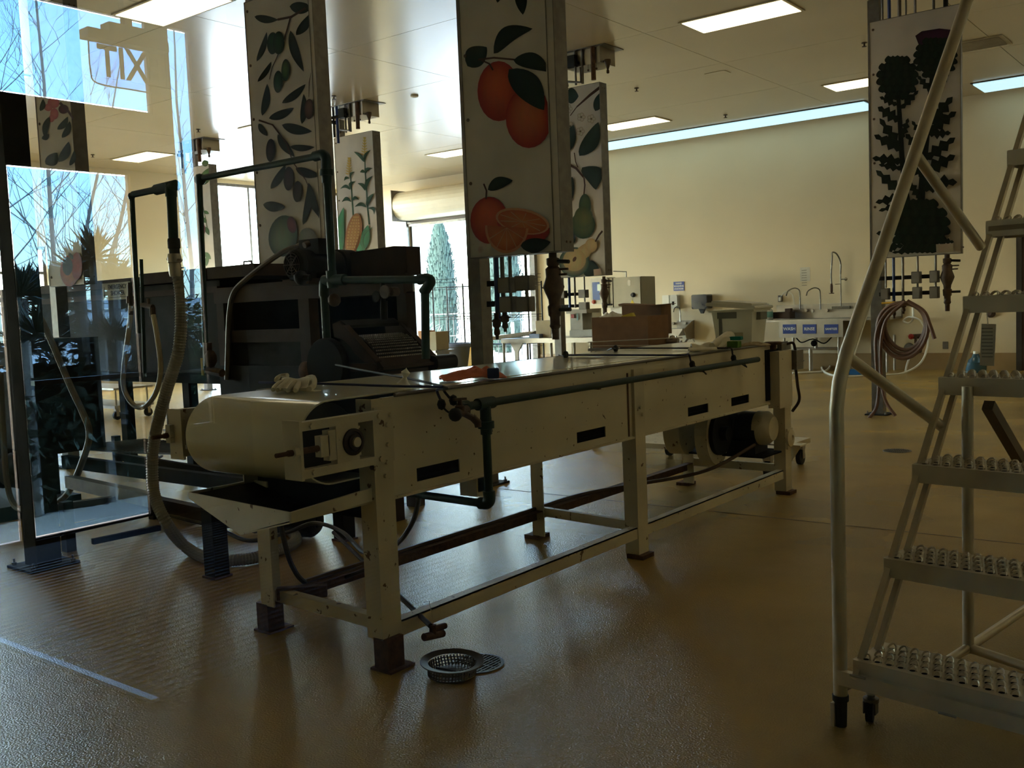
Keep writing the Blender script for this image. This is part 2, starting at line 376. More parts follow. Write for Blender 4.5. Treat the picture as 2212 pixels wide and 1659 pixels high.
# ---- troffers and skylights
lampm = mat('lamp_diffuser', (.9, .85, .7), .5, 0, 0, emit=(1, .80, .52), estr=3.0)
skym = mat('skylight_lens', (.7, .85, .9), .5, 0, 0, emit=(.62, .88, 1.0), estr=.75)
framem = mat('fixture_frame', (.45, .38, .26), .5)
t0 = Thing('ceiling_light', 'recessed fluorescent ceiling light', 'ceiling light', (0, 0, ZC), 'recessed fluorescent lights of the plant ceiling')
fm = MB().box(-.62, .62, -.30, .30, ZC-.012, ZC-.001)
t0.part('frame', fm, framem); t0.part('diffuser', MB().box(-.585, .585, -.27, .27, ZC-.017, ZC-.0125), lampm)
lights = [(-8.71, 5.88, 'big fluorescent ceiling light cut by the top edge, left of the olive banner'),
          (-4.74, 10.42, 'fluorescent ceiling light at the top, between the orange and artichoke banners'),
          (-8.93, 15.1, 'fluorescent ceiling light just right of the pear banner, above the blue-white skylight'),
          (-4.80, 14.97, 'fluorescent ceiling light partly behind the left edge of the artichoke banner'),
          (-16.95, 10.58, 'far left fluorescent ceiling light above the tan wall'),
          (-12.9, 10.5, 'fluorescent ceiling light behind the olive banner'), (-12.9, 15.0, 'fluorescent ceiling light above the roll-up door'),
          (-17.0, 5.9, 'fluorescent ceiling light hidden behind the floral banner'), (-12.9, 5.9, 'fluorescent ceiling light left of the olive banner, outside view'),
          (-4.74, 5.88, 'fluorescent ceiling light above the conveyor, outside the frame'), (-.75, 5.88, 'fluorescent ceiling light above the rolling ladder, outside the frame'),
          (-.75, 10.42, 'fluorescent ceiling light behind the ladder, outside the frame'),           (-.75, 14.97, 'fluorescent ceiling light far right, outside the frame')]
for k, (x, y, lb) in enumerate(lights):
    if k == 0: t0.o.location = (x, y, ZC); t0.o['label'] = lb
    else: clone(t0.o, (x, y, ZC), lb)
for nm, x0, x1, lb in (('skylight', -12.5, -5.32, 'long blue-white skylight strip along the top of the back wall'), ('skylight', -4.28+.55, 1.5, 'blue-white skylight strip right of the artichoke banner')):
    s = Thing(nm, lb, 'skylight', ((x0+x1)/2, 16.75, ZC))
    s.part('frame', MB().box(x0, x1, 16.36, 17.2, ZC-.012, ZC-.001), bronze)
    s.part('lens', MB().box(x0+.03, x1-.03, 16.39, 17.17, ZC-.03, ZC-.0125), skym)
# ---- the viewing gallery behind the camera (seen mirrored in the glass)
GX, GY = -6.0, -3.9
gdark = mat('gallery_wall_paint', (.05, .038, .03), .8, spec=.2)
gallery_wall = struct('wall_gallery', wall_with_holes('x', GX, -.05, GY, YG-.12, 0, 3.9,
        [(-3.25, .05, 2.74, 3.36), (-3.05, -2.24, .03, 2.335), (-2.18, .05, .03, 2.335), (-3.58, -3.40, .6, 3.36)]), gdark)
struct('wall_gallery_rear', MB().box(GX-.16, XR, GY-.2, GY, 0, 3.9), gdark)
struct('ceiling_gallery', MB().box(GX-.16, XR, GY-.2, YG-.12, 3.9, 4.05), gdark)
def gpane(n, a0, a1, z0, z1):
    w = struct('window_%d' % n, frame_mb('x', GX-.03, .03, a0, a1, z0, z1, .012), bronze)
    struct('pane', MB().box(GX-.032, GX-.028, a0+.022, a1-.022, z0+.022, z1-.022), tinted, w)
    return w
gpane(4, -3.25, .05, 2.74, 3.36); gd = gpane(5, -3.05, -2.24, .03, 2.335); gpane(6, -2.18, .05, .03, 2.335); gpane(7, -3.58, -3.40, .6, 3.36)
struct('push_bar', MB().beam((GX-.0, -2.3, 1.0), (GX-.0, -3.0, 1.0), .05, .03), steel, gd)
struct('sill_rail', MB().box(GX-.02, GX+.03, -3.6, -3.05, .985, 1.0), steel, gd)
portal(GX-.12, -1.6, 1.2, 3.1, 2.3, (1, 0, 0)); portal(GX-.12, -1.6, 3.05, 3.2, .6, (1, 0, 0))
# ribbed walk-off mat on the gallery floor
mt = Thing('entrance_mat', 'ribbed entrance mat reflected in the glass at lower left', 'mat', (-4.3, -2.2, 0))
mt.part('backing', MB().box(-5.5, -3.1, -3.3, -1.23, .0005, .008), mat('mat_dark', (.05, .035, .03), .7))
for i in range(40): mt.part('rib', MB().box(-5.49+i*.06, -5.465+i*.06, -3.29, -1.26, .008, .016), mat('mat_rib', (.14, .105, .085), .7))
mt.part('edge_strip', MB().box(-5.5, -3.1, -1.26, -1.23, .008, .02), steel)
# edge-lit exit sign hanging in the gallery
sg = Thing('exit_sign', 'hanging EXIT sign on clear acrylic, mirrored in the glass at upper left', 'sign', (-4.5, -2.25, 2.5))
acr = glass_mat('acrylic', .6, (.80, .84, .92))
def ym(v): return 2*YG-v
p = [(-4.5, ym(2.57)), (-4.5, ym(2.98))]
ya, yb = p[0][1], p[1][1]
sg.part('acrylic_panel', MB().prism([V((-4.495, ya, 2.71)), V((-4.495, ya, 2.54)), V((-4.495, ya-.035, 2.505)), V((-4.495, yb+.035, 2.505)), V((-4.495, yb, 2.54)), V((-4.495, yb, 2.71))], (-.008, 0, 0)), acr)
sg.part('edge_trim', MB().tube(bez([V((-4.5, ya, 2.71)), V((-4.5, ya, 2.56)), V((-4.5, ya-.03, 2.505)), V((-4.5, (ya+yb)/2, 2.50)), V((-4.5, yb+.03, 2.505)), V((-4.5, yb, 2.56)), V((-4.5, yb, 2.71))], 4), .004, 6), bronze)
sg.part('housing', MB().box(-4.54, -4.46, yb+.0, ya+.02, 2.71, 2.755).box(-4.54, -4.46, yb+.06, ya-.09, 2.755, 2.80).box(-4.52, -4.48, (ya+yb)/2-.02, (ya+yb)/2+.02, 2.8, 3.9), bronze)
sg.part('lettering', text_mb('EXIT', .215, (-4.49, ym(2.782), 2.608), (0, 1, 0), (0, 0, 1), .004, sx=.80, bold=.003), mat('sign_letters', (.08, .05, .04), .6))

# ------------------------------------------------------------------ sorting conveyor
CX0, CX1 = -3.42, -2.635
cv = Thing('sorting_conveyor', 'long cream enamelled sorting conveyor with rounded belt end and angle-iron legs', 'conveyor', (-3.03, 4.4, 0))
slots = [(2.735, 2.99), (3.848, 4.103), (4.975, 5.23), (5.54, 5.797)]
# right side panel pierced by four slots, left one plain
def slotted(x0, x1):
    mb = MB(); ys_ = [2.56]+[a for s_ in slots for a in s_]+[6.34]
    mb.box(x0, x1, 2.56, 6.34, .736, 1.03); mb.box(x0, x1, 2.56, 6.34, .65, .683)
    for i in range(0, len(ys_), 2): mb.box(x0, x1, ys_[i], ys_[i+1], .683, .736)
    return mb
cv.part('side_panel', slotted(CX1-.006, CX1), cream)
cv.part('side_panel', MB().box(CX0, CX0+.006, 2.5, 6.34, .65, 1.03), cream)
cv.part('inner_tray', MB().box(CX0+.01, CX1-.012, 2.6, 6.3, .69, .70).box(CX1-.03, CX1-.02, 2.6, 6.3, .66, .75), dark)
cv.part('bottom_flange', MB().box(CX1-.05, CX1+.012, 2.56, 6.1, .640, .650), cream2)
cv.part('bottom_flange', MB().box(CX0-.012, CX0+.05, 2.56, 6.3, .640, .650), cream2)
cv.part('edge_trim', MB().tube([(CX1+.004, 2.63, 1.034), (CX1+.004, 6.42, 1.034)], .008, 8), galv, 'rolled steel edge')
cv.part('edge_trim', MB().tube([(CX0-.004, 2.6, 1.034), (CX0-.004, 6.42, 1.034)], .008, 8), galv)
cv.part('panel_seam', MB().box(CX1, CX1+.004, 4.318, 4.33, .655, .985), rust, 'rust streaked joint strip')
# belt loop
cyy, czz, RR = 2.365, .886, .155
BX0, BX1 = -3.375, -2.70
pathb = [(6.38, 1.042), (5.2, 1.042), (4.0, 1.042), (3.0, 1.042)]+[(cyy+RR*math.cos(t), czz+RR*math.sin(t)) for t in [PI/2+k*PI/24 for k in range(25)]]+[(3.2, .73)]
mb = MB(); n_ = len(pathb)
inn = [(cyy+(p[0]-cyy), p[1]) for p in pathb]
def off(i, d):
    a = V((pathb[max(i-1, 0)][0], pathb[max(i-1, 0)][1])); b = V((pathb[min(i+1, n_-1)][0], pathb[min(i+1, n_-1)][1])); t = (b-a).normalized()
    return (pathb[i][0]+t.y*-d*-1*-1, pathb[i][1]+t.x*d) if False else (pathb[i][0]-t.y*d, pathb[i][1]+t.x*d)
vs_ = []; 
for i in range(n_):
    o1 = off(i, .006); vs_ += [(BX0, *pathb[i]), (BX1, *pathb[i]), (BX0, *o1), (BX1, *o1)]
fs_ = []
for i in range(n_-1):
    a = 4*i; b = a+4
    fs_ += [(a, a+1, b+1, b), (a+2, b+2, b+3, a+3), (a, b, b+2, a+2), (a+1, a+3, b+3, b+1)]
mb.add(vs_, fs_, True)
cv.part('belt', mb, belt_m, 'glossy cream belt wrapping round the end roller')
cv.part('top_deck', MB().box(CX0+.0, BX0+.02, 2.75, 6.4, 1.031, 1.040).box(BX1-.02, CX1, 2.75, 6.4, 1.031, 1.040), belt_m)
rl = cv.part('end_roller', MB().lathe((BX0+.01, cyy, czz), (1, 0, 0), [(.0, 0), (RR-.012, 0), (RR-.012, .64), (.0, .64)], 40), mat('roller_black', (.006, .006, .007), .6, 0, .2))
cv.part('shaft', MB().cyl((CX0-.06, cyy, czz), (-2.565, cyy, czz), .018, 14), brownst, parent=rl)
# take-up frames with bearing blocks
for sd, xa, xb, dy in ((1, -2.60, -2.562, .02), (-1, -3.50, -3.462, .13)):
    tb = MB(); xc = (xa+xb)/2; ya_ = 2.10+dy; y1_ = 2.50
    tb.box(xa, xb, ya_, 2.50, .962, .992).box(xa, xb, ya_, 2.50, .80, .83).box(xa, xb, 2.445, 2.50, .83, .962)
    tb.box(xa-.05*(sd > 0), xb+.05*(sd < 0), ya_-.012, ya_, .795, .997)
    fr_ = cv.part('take_up_frame', tb, cream2)
    cv.part('bearing_block', MB().box(xa+.004, xb-.004, 2.235, 2.385, .845, .95).box(xa+.004, xb-.004, 2.20, 2.24, .862, .935).box(xa+.002, xb-.002, 2.27, 2.375, .83, .962), cream2, parent=fr_)
    xo = xb if sd > 0 else xa
    cv.part('bearing', MB().lathe((xo-.006*sd, 2.345, .897), (sd, 0, 0), [(.048, 0), (.048, .012), (.038, .014), (.036, .008), (.028, .008), (.028, .018), (.0, .018)], 22), brownst, 'rusty bearing ring', parent=fr_)
    cv.part('shaft_end', MB().cyl((xo, 2.348, .897), (xo+.02*sd, 2.348, .897), .018, 14), cream2, parent=fr_)
    rod = MB().cyl((xc, 2.235, .893), (xc, ya_-.05, .893), .011, 10); rod.cyl((xc, ya_-.05, .893), (xc, ya_-.10, .893), .008, 8)
    cv.part('adjusting_rod', rod, rust, 'rusty threaded rod', parent=fr_)
    cv.part('nut', MB().lathe((xc, ya_-.012, .893), (0, -1, 0), [(0, 0), (.022, 0), (.022, .02), (0, .02)], 6, False), cream2, parent=fr_)
    for yy, zz in ((2.475, .975), (2.475, .817), (ya_+.04, .975), (ya_+.04, .817)):
        bb = MB().lathe((xo, yy, zz), (sd, 0, 0), [(0, 0), (.011, 0), (.011, .008), (0, .008)], 6, False)
        cv.part('bolt', bb, cream2, parent=fr_)
# legs
def leg(x, y, z1, sx, boot=True, w=.10):
    lb = MB().box(min(x, x+.008*sx), max(x, x+.008*sx), y, y+w, .12 if boot else .02, z1)
    lb.box(min(x, x-.075*sx), max(x, x-.075*sx), y, y+.008, .12 if boot else .02, z1)
    l = cv.part('leg', lb, cream2)
    if boot:
        cv.part('boot', MB().box(x-.045, x+.03, y+.0, y+.085, .004, .125).box(x-.06, x+.05, y-.01, y+.12, .0, .008), rust, 'rusted square foot', parent=l)
    else: cv.part('foot_plate', MB().box(x-.06, x+.04, y-.015, y+.10, 0, .022), rust, parent=l)
    return l
L1 = leg(CX1+.008, 2.495, 1.03, 1); cv.part('gusset', MB().box(CX1+.016, CX1+.024, 2.5, 2.595, .79, 1.0), cream2, parent=L1)
leg(CX1+.008, 4.365, 1.0, 1, False, .10); leg(CX1+.02, 6.30, .95, 1, False, .10)
leg(CX0+.02, 2.545, .66, -1); leg(CX0+.04, 4.46, .65, -1, False, .07); leg(CX0+.04, 6.30, .65, -1, False, .08)
for y_, z_ in ((2.56, .93), (2.56, .855), (2.55, .79), (2.54, .74), (4.40, .80), (4.42, .76), (2.58, .965)): cv.part('bolt', MB().lathe((CX1+.024, y_, z_), (1, 0, 0), [(0, 0), (.010, 0), (.009, .01), (0, .01)], 6, False), cream2)
# lower frame
cv.part('lower_rail', MB().angle((CX1+.01, 2.6, .168), (CX1+.01, 6.31, .168), .05, .06, .006, flip=-1), cream2)
cv.part('lower_rail', MB().angle((CX0+.06, 2.66, .172), (CX0+.06, 6.31, .172), .05, .06, .006), rust, 'rust coated rear rail')
cv.part('cross_brace', MB().beam((CX0+.04, 2.62, .15), (CX1, 2.58, .15), .045, .05), cream2)
cv.part('cross_brace', MB().beam((CX0+.04, 4.50, .16), (CX1, 4.42, .16), .03, .05), cream2)
cv.part('cross_brace', MB().beam((CX0+.04, 6.36, .17), (CX1, 6.36, .17), .03, .055), cream2)
cv.part('leg_extension', MB().beam((CX0+.05, 2.6, .16), (CX0+.2, 2.75, .16), .04, .05), rust)
# catch tray under the roller
tr = MB()
A_, B_ = V((-3.42, 2.235, .662)), V((-2.65, 2.115, .680)); Ap, Ap2 = V((-3.00, 2.165, .555)), V((-2.9, 2.15, .565))
tr.prism([A_, A_-V((0, 0, .02)), Ap, V((-2.65, 2.115, .65)), B_], (0, .006, 0))
tr.prism([V((-2.65, 2.115, .68)), V((-2.65, 2.115, .645)), V((-2.65, 2.50, .65)), V((-2.65, 2.50, .70))], (.012, 0, 0))
tr.prism([A_-V((0, 0, .02)), V((-3.42, 2.55, .642)), V((-3.0, 2.55, .555)), Ap], (0, 0, -.005))
tr.prism([Ap, V((-3.0, 2.55, .555)), V((-2.65, 2.55, .645)), V((-2.65, 2.115, .645))], (0, 0, -.005))
tr.box(-3.425, -3.418, 2.24, 2.6, .642, .662)
cv.part('catch_tray', tr, cream2)
cv.part('tray_shade', MB().prism([A_+V((.01, .01, -.012)), V((-3.41, 2.55, .65)), V((-3.0, 2.55, .565)), Ap+V((0, .012, .01))], (0, 0, .003)).prism([Ap+V((0, .012, .01)), V((-3.0, 2.55, .565)), V((-2.66, 2.55, .652)), V((-2.66, 2.13, .652))], (0, 0, .003)).box(-3.4, -2.66, 2.56, 2.57, .56, .9), dark)  # added dark sheets: the shade inside the tray, put in as colour
# drop chute plate below
cv.part('drain_chute', MB().box(-2.93, -2.83, 3.32, 3.40, .50, .64).box(-2.93, -2.83, 3.33, 3.39, .52, .66), cream2)
# drive end
cv.part('control_cover', MB().box(CX1-.01, CX1+.07, 6.12, 6.33, .61, .985), cream)
cv.part('switch_box', MB().box(CX1+.03, CX1+.10, 6.34, 6.46, .85, .98).box(CX1+.025, CX1+.105, 6.335, 6.465, .90, .906), galv)
cv.part('drive_roller', MB().lathe((BX0+.01, 6.25, .86), (1, 0, 0), [(0, 0), (.15, 0), (.15, .66), (0, .66)], 28), blackm)
cv.part('shelf_bracket', MB().box(CX1-.3, CX1+.10, 6.38, 6.50, .32, .33).prism([(CX1+.02, 6.42, .32), (CX1+.09, 6.42, .32), (CX1+.02, 6.42, .21)], (0, .006, 0)), cream2)
cv.part('motor_shelf', MB().box(CX0+.1, CX1-.0, 6.0, 6.38, .29, .30), dark)
mo = cv.part('drive_motor', MB().lathe((CX1-.50, 6.20, .47), (1, 0, -.03), [(0, 0), (.09, 0), (.115, .03), (.115, .24), (.105, .25), (.105, .26), (.116, .27), (.116, .40), (.09, .41), (0, .41)], 24).box(CX1-.45, CX1-.1, 6.10, 6.30, .30, .38), blackm)
cv.part('motor_end_bell', MB().lathe((CX1-.13, 6.20, .465), (1, 0, 0), [(.105, 0), (.116, .01), (.116, .075), (.08, .12), (0, .12)], 24), cream2, parent=mo)
cv.part('flange_bearing', MB().lathe((CX1+.03, 6.35, .385), (1, 0, 0), [(0, 0), (.06, 0), (.06, .02), (.035, .03), (.02, .03), (.02, .02), (0, .02)], 20).box(CX1+.03, CX1+.04, 6.31, 6.40, .31, .45), cream2)
def guard(y, x0, x1, R_, zc):
    g = MB(); pl = [(y+R_*math.cos(t), zc+R_*1.25*math.sin(t)) for t in [k*PI/14 for k in range(28)]]
    return g.prism([V((x0, a, b)) for a, b in pl], (x1-x0, 0, 0))
cv.part('pulley_guard', guard(6.0, -3.30, -3.18, .14, .46), cream2)
cv.part('belt_guard', guard(5.95, -3.02, -2.93, .17, .45), cream2)
cv.part('pulley', MB().lathe((-2.93, 5.95, .45), (1, 0, 0), [(0, 0), (.145, 0), (.145, .03), (.05, .03), (.05, .08), (0, .08)], 24), darkst)
cv.part('power_cable', MB().tube(bez([(-2.72, 6.06, .37), (-2.9, 5.7, .24), (-3.2, 5.3, .19), (-3.36, 4.9, .18), (-3.36, 4.2, .178), (-3.36, 3.3, .178), (-3.36, 2.75, .178)]), .012, 6), mat('brown_cable', (.10, .055, .03), .5))
cv.part('conduit', MB().tube(bez([(CX1+.07, 6.40, .85), (CX1+.08, 6.40, .74), (CX1+.09, 6.40, .64), (CX1+.04, 6.40, .56)]), .010, 6), brownst)
cv.part('conduit', MB().tube(bez([(CX1+.02, 6.35, 1.02), (CX1+.06, 6.38, 1.03), (CX1+.07, 6.40, .98)]), .009, 6), brownst)
cv.part('end_plate', MB().box(CX1-.10, CX1+.03, 6.26, 6.42, .985, 1.03), galv)
cv.part('dark_cap', MB().box(CX1-.02, CX1+.006, 6.05, 6.26, .665, 1.0), dark, 'blackened plate at the drive end')
kn = MB().lathe((CX1+.03, 6.12, 1.0), (0, 0, 1), [(.0, 0), (.02, 0), (.02, .03), (.055, .035), (.06, .045), (.05, .052), (0, .052)], 14)
cv.part('hand_wheel', kn, rust)
# green water pipe with hose bib
gp = Thing('water_pipe', 'green painted water pipe along the front of the cream conveyor with brass tap', 'pipe', (-2.53, 3.05, .55))
gx = -2.535
gp.part('pipe_run', MB().cyl((gx, 2.90, .962), (gx, 5.72, .962), .0165, 14), greenp)
gp.part('tee', MB().cyl((gx, 3.0, .962), (gx, 3.10, .962), .025, 14).cyl((gx, 3.05, .962), (gx, 3.05, .90), .023, 14), greenp)
gp.part('union', MB().lathe((gx, 3.05, .905), (0, 0, -1), [(0, 0), (.024, 0), (.024, .015), (.034, .017), (.034, .045), (.024, .047), (.024, .07), (0, .07)], 14), greenp)
gp.part('riser', MB().cyl((gx, 3.05, .56), (gx, 3.05, .86), .0175, 14), greenp)
gp.part('elbow', MB().tube(bez([(gx, 3.05, .60), (gx, 3.05, .565), (gx-.015, 3.05, .548), (gx-.05, 3.05, .545)], 5), .0255, 12), greenp)
gp.part('return_pipe', MB().cyl((gx-.04, 3.05, .545), (-3.36, 3.10, .545), .0175, 12), greenp)
gp.part('elbow', MB().tube(bez([(gx, 2.94, .962), (gx, 2.905, .962), (gx+.015, 2.89, .958), (gx+.04, 2.885, .955)], 5), .024, 12), greenp)
tap = gp.part('tap', MB().cyl((gx+.04, 2.885, .955), (gx+.06, 2.80, .948), .019, 12).cyl((gx+.05, 2.845, .95), (gx+.075, 2.90, .915), .013, 10).lathe((gx+.052, 2.835, .955), (0, 0, 1), [(.02, 0), (.02, .02), (.010, .025), (.008, .05), (0, .05)], 12), brass)
gp.part('spout', MB().tube([(gx+.07, 2.885, .925), (gx+.078, 2.905, .905), (gx+.08, 2.905, .885)], [.014, .016, .013], 10), brass, parent=tap)
gp.part('tee_handle', MB().beam((gx+.052, 2.80, 1.004), (gx+.052, 2.87, 1.0), .012, .01), brass, parent=tap)
gp.part('end_cap', MB().sph((gx+.065, 2.79, .947), .027, 12), blackm, parent=tap)
for hy_ in (3.9, 4.98): gp.part('hanger', MB().box(CX1, gx, hy_, hy_+.02, .94, .946), rust)
# bungee cords
def bungee(pts, lb, m, tail=None, r=.0055):
    t = Thing('bungee_cord', lb, 'bungee cord', pts[0], 'bungee cords over the conveyor top')
    t.part('cord', MB().tube(bez(pts, 5), r, 6), m)
    for e, hk in tail:
        e = V(e); t.part('ball_grip', MB().sph(e, .018, 8, (1, 1, 1.3)), blackm)
        t.part('hook', MB().tube(bez([e]+[V(h) for h in hk], 4), .004, 6), blackm)
zt = 1.052
navy = mat('navy_cord', (.01, .015, .08), .7); blk = mat('black_cord', (.015, .012, .012), .7)
a = on_z(560, 826, zt); b_ = on_z(955, 836, zt)
bungee([a, on_z(700, 829, zt), on_z(850, 834, zt), b_, V((-2.60, 2.835, 1.035)), V((-2.575, 2.83, .99))], 'navy bungee cord nearest the rounded end, running level past the cotton glove', navy, [((-2.57, 2.825, .98), [(-2.55, 2.83, .955), (-2.52, 2.85, .935), (-2.5, 2.86, .95)])])
bungee([on_z(725, 788, zt+.0), on_z(800, 803, zt), on_z(880, 817, zt), on_z(960, 836, zt), V((-2.60, 2.875, 1.03)), V((-2.575, 2.88, 1.0))], 'black bungee cord slanting across the top beside the twist of tissue', blk, [((-2.565, 2.89, .99), [(-2.54, 2.90, .96), (-2.51, 2.92, .94), (-2.5, 2.9, .955)])], )
bungee([on_z(1225, 767, zt), on_z(1350, 767, zt), on_z(1470, 767, zt), V((-2.61, 4.95, 1.045)), V((-2.60, 4.96, 1.0))], 'blue-black bungee cord stretched flat across the middle of the belt', navy, [((-2.595, 4.965, .985), [(-2.57, 5.0, .955), (-2.54, 5.02, .93), (-2.52, 4.98, .93), (-2.52, 4.95, .95)]), (on_z(1222, 766, 1.06), [on_z(1215, 769, 1.04), on_z(1207, 767, 1.04)])])
bungee([on_z(1340, 752, zt), on_z(1420, 752, zt), on_z(1560, 752, zt), V((-2.61, 5.50, 1.045)), V((-2.60, 5.50, 1.0))], 'black bungee cord near the far end, under the folded towel', blk, [((-2.595, 5.5, .985), [(-2.57, 5.53, .955), (-2.54, 5.55, .93), (-2.52, 5.52, .93), (-2.52, 5.49, .95)]), (on_z(1330, 753, 1.06), [on_z(1322, 752, 1.07), on_z(1312, 757, 1.04)])])
# things lying on the belt
def crumple(c, sx, sy, h, seed, nu=22, nv=16, rot=0, lobes=3.0):
    c = V(c); R = Matrix.Rotation(rot, 3, 'Z')
    def fn(u, v):
        x, y = (u-.5)*2, (v-.5)*2; rr = x*x+y*y
        n = noise.noise(V((x*lobes+seed, y*lobes, seed)))
        k = 1+.18*noise.noise(V((x*1.7+seed, y*1.7, 9)))
        z = max(0.0, (1-rr*.75))*h*(.65+.9*abs(n))+.004
        return c+R @ V((x*sx*k, y*sy*k, z))
    return MB().sheet(fn, nu, nv, 0.006)
g = Thing('cotton_glove', 'folded cream cotton work glove lying on the rounded conveyor end', 'glove', on_z(640, 842, 1.049))
gm = MB(); gc = on_z(640, 841, 1.049)
def gl(pts, r): gm.tube(bez(pts, 4), r, 8)
gz = lambda px, py, z: on_z(px, py, 1.049)+V((0, 0, z))
palm = MB()
def pf(u, v):
    a = gz(612, 826, 0).lerp(gz(675, 836, 0), u); b2 = gz(606, 846, 0).lerp(gz(664, 846, 0), u); q = a.lerp(b2, v)
    q.z = 1.051+.012+.032*math.sin(PI*min(1, v*1.15))**.7*(1+.15*math.sin(u*9))*(.6+.4*u); return q
palm.sheet(pf, 14, 10, .012)
g.part('palm', palm, cloth)
for (x0, y0, x1, y1) in ((616, 836, 590, 846), (628, 838, 600, 847), (640, 840, 622, 848), (652, 840, 638, 848)):
    g.part('finger', MB().tube(bez([gz(x0, y0, .026), gz((x0+x1)/2, (y0+y1)/2, .022), gz(x1, y1, .008)], 4), [.012]*8+[.009], 8), cloth)
g.part('thumb', MB().tube(bez([gz(622, 828, .035), gz(605, 828, .03), gz(596, 832, .02)], 4), [.011]*8+[.007], 8), cloth)
g.part('cuff', MB().tube(bez([gz(664, 832, .03), gz(678, 833, .035), gz(679, 842, .02), gz(668, 846, .01)], 4), .011, 8), cloth)
g.part('cuff_edge', MB().box(*(lambda q: (q.x-.05, q.x+.05, q.y-.02, q.y+.02, 1.049, 1.053))(gz(668, 845, 0))), cloth)
o = solo('orange_cloth', crumple(on_z(1022, 817, 1.05), .13, .075, .048, 3.1, rot=.9), mat('orange_cloth', (.75, .22, .11), .9, 0, .15, 30, .3, 120), 'crumpled orange-pink cleaning cloth on the belt', 'cloth')
solo('blue_pouch', MB().rbox(on_z(1066, 817, 1.05)+V((0, 0, .022)), (.05, .03, .044), .006, Matrix.Rotation(.66, 3, 'Z')), mat('dark_blue_plastic', (.012, .02, .09), .45), 'small dark blue block beside the orange cloth', 'pouch')
solo('tissue', MB().lathe(on_z(872, 830, 1.046), (.2, .1, 1), [(.03, 0), (.018, .012), (.008, .03), (.02, .05), (.006, .062), (0, .07)], 9), white, 'twist of white tissue tied on the slanting black cord', 'tissue')
tw = Thing('folded_towel', 'cream terry towel folded on the far belt end beside the plastic tub', 'towel', on_z(1530, 751, 1.05))
tz = lambda px, py, z: on_z(px, py, 1.05)+V((0, 0, z))
def tf(u, v):
    p_ = tz(1496, 757, 0).lerp(tz(1578, 750, 0), u); q = p_+(V((-.07, .10, 0))*v)
    q.z = 1.052+.03*math.sin(PI*v)**.6+.008*math.sin(u*14+v*3)+.03*max(0, u-.55)*2.2; return q
tw.part('fold', MB().sheet(tf, 26, 12, .014), cloth)
tw.part('roll', MB().tube(bez([tz(1538, 754, .02), tz(1555, 750, .035), tz(1572, 745, .05), tz(1580, 742, .05)], 4), [.018, .02, .024, .028, .03, .032, .034, .036, .036, .036, .034, .03, .02], 10), cloth)
tw.part('edge', MB().sheet(lambda u, v: tz(1490+60*u, 758-2*u, 0)+V((-.05*v, .07*v, .004+.012*math.sin(PI*v))), 12, 6, .006), cloth)
def plastic_tub(c, rot):
    t = Thing('plastic_tub', 'translucent plastic storage tub with its lid ajar on the far end of the conveyor', 'tub', c)
    R = Matrix.Rotation(rot, 3, 'Z'); c = V(c)
    tm = mat('frosted_plastic', (.80, .78, .66), .35, 0, .03, 4, alpha=.72)
    def ring(w, d, z): return [c+R @ V((a*w, b*d, z)) for a, b in ((-1, -1), (-.0, -1.03), (1, -1), (1.02, 0), (1, 1), (0, 1.03), (-1, 1), (-1.02, 0))]
    r0, r1, r2, r3 = ring(.12, .12, 0), ring(.14, .15, .225), ring(.155, .165, .225), ring(.155, .165, .212)
    m_ = MB(); n = 8; m_.add(r0+r1, [(i, (i+1) % n, (i+1) % n+n, i+n) for i in range(n)]+[tuple(range(n-1, -1, -1))])
    t.part('body', m_, tm); 
    t.part('rim', MB().add(r1+r2+r3, [(i, (i+1) % n, (i+1) % n+n, i+n) for i in range(n)]+[(i+n, (i+1) % n+n, (i+1) % n+2*n, i+2*n) for i in range(n)]), tm)
    for s_ in (-1, 1): t.part('handle', MB().cbox(c+R @ V((s_*.15, 0, .18)), (.03, .13, .05), R), mat('grey_latch', (.16, .16, .14), .5))
    R2 = R @ Matrix.Rotation(.10, 3, 'Y')
    t.part('lid', MB().rbox(c+V((0, 0, .252)), (.34, .36, .022), .01, R2).rbox(c+V((0, 0, .268)), (.28, .30, .02), .008, R2), tm)
    t.part('latch', MB().cbox(c+R @ V((-.03, -.16, .195)), (.13, .012, .05), R).cbox(c+R @ V((-.08, -.145, .09)), (.02, .012, .16), R), mat('grey_latch', (.16, .16, .14), .5))
    t.part('label', MB().cbox(c+R @ V((.02, -.137, .06)), (.10, .003, .03), R), mat('faded_label', (.42, .38, .26), .6))
    return t
tc_ = on_z(1600, 741, 1.05)
plastic_tub(V((-2.84, 6.13, 1.045)), .08)
solo('sponge', MB().rbox(on_z(1586, 751, 1.05)+V((0, 0, .02)), (.07, .05, .04), .006), mat('green_sponge', (.10, .24, .03), .9, 0, .1, 30, .3), 'green scouring sponge between towel and plastic tub', 'sponge')
solo('sponge', MB().rbox(on_z(1590, 749, 1.05)+V((0, 0, .052)), (.075, .05, .022), .006, Matrix.Rotation(.15, 3, 'Z')), mat('teal_sponge', (.0, .22, .18), .9, 0, .1, 30), 'teal scouring pad lying on the green sponge', 'sponge')
solo('rag', crumple(on_z(1630, 747, 1.05), .09, .04, .022, 8.2, rot=.1), mat('beige_rag', (.45, .36, .22), .95, 0, .12, 20), 'beige crumpled rag in front of the plastic tub', 'rag')
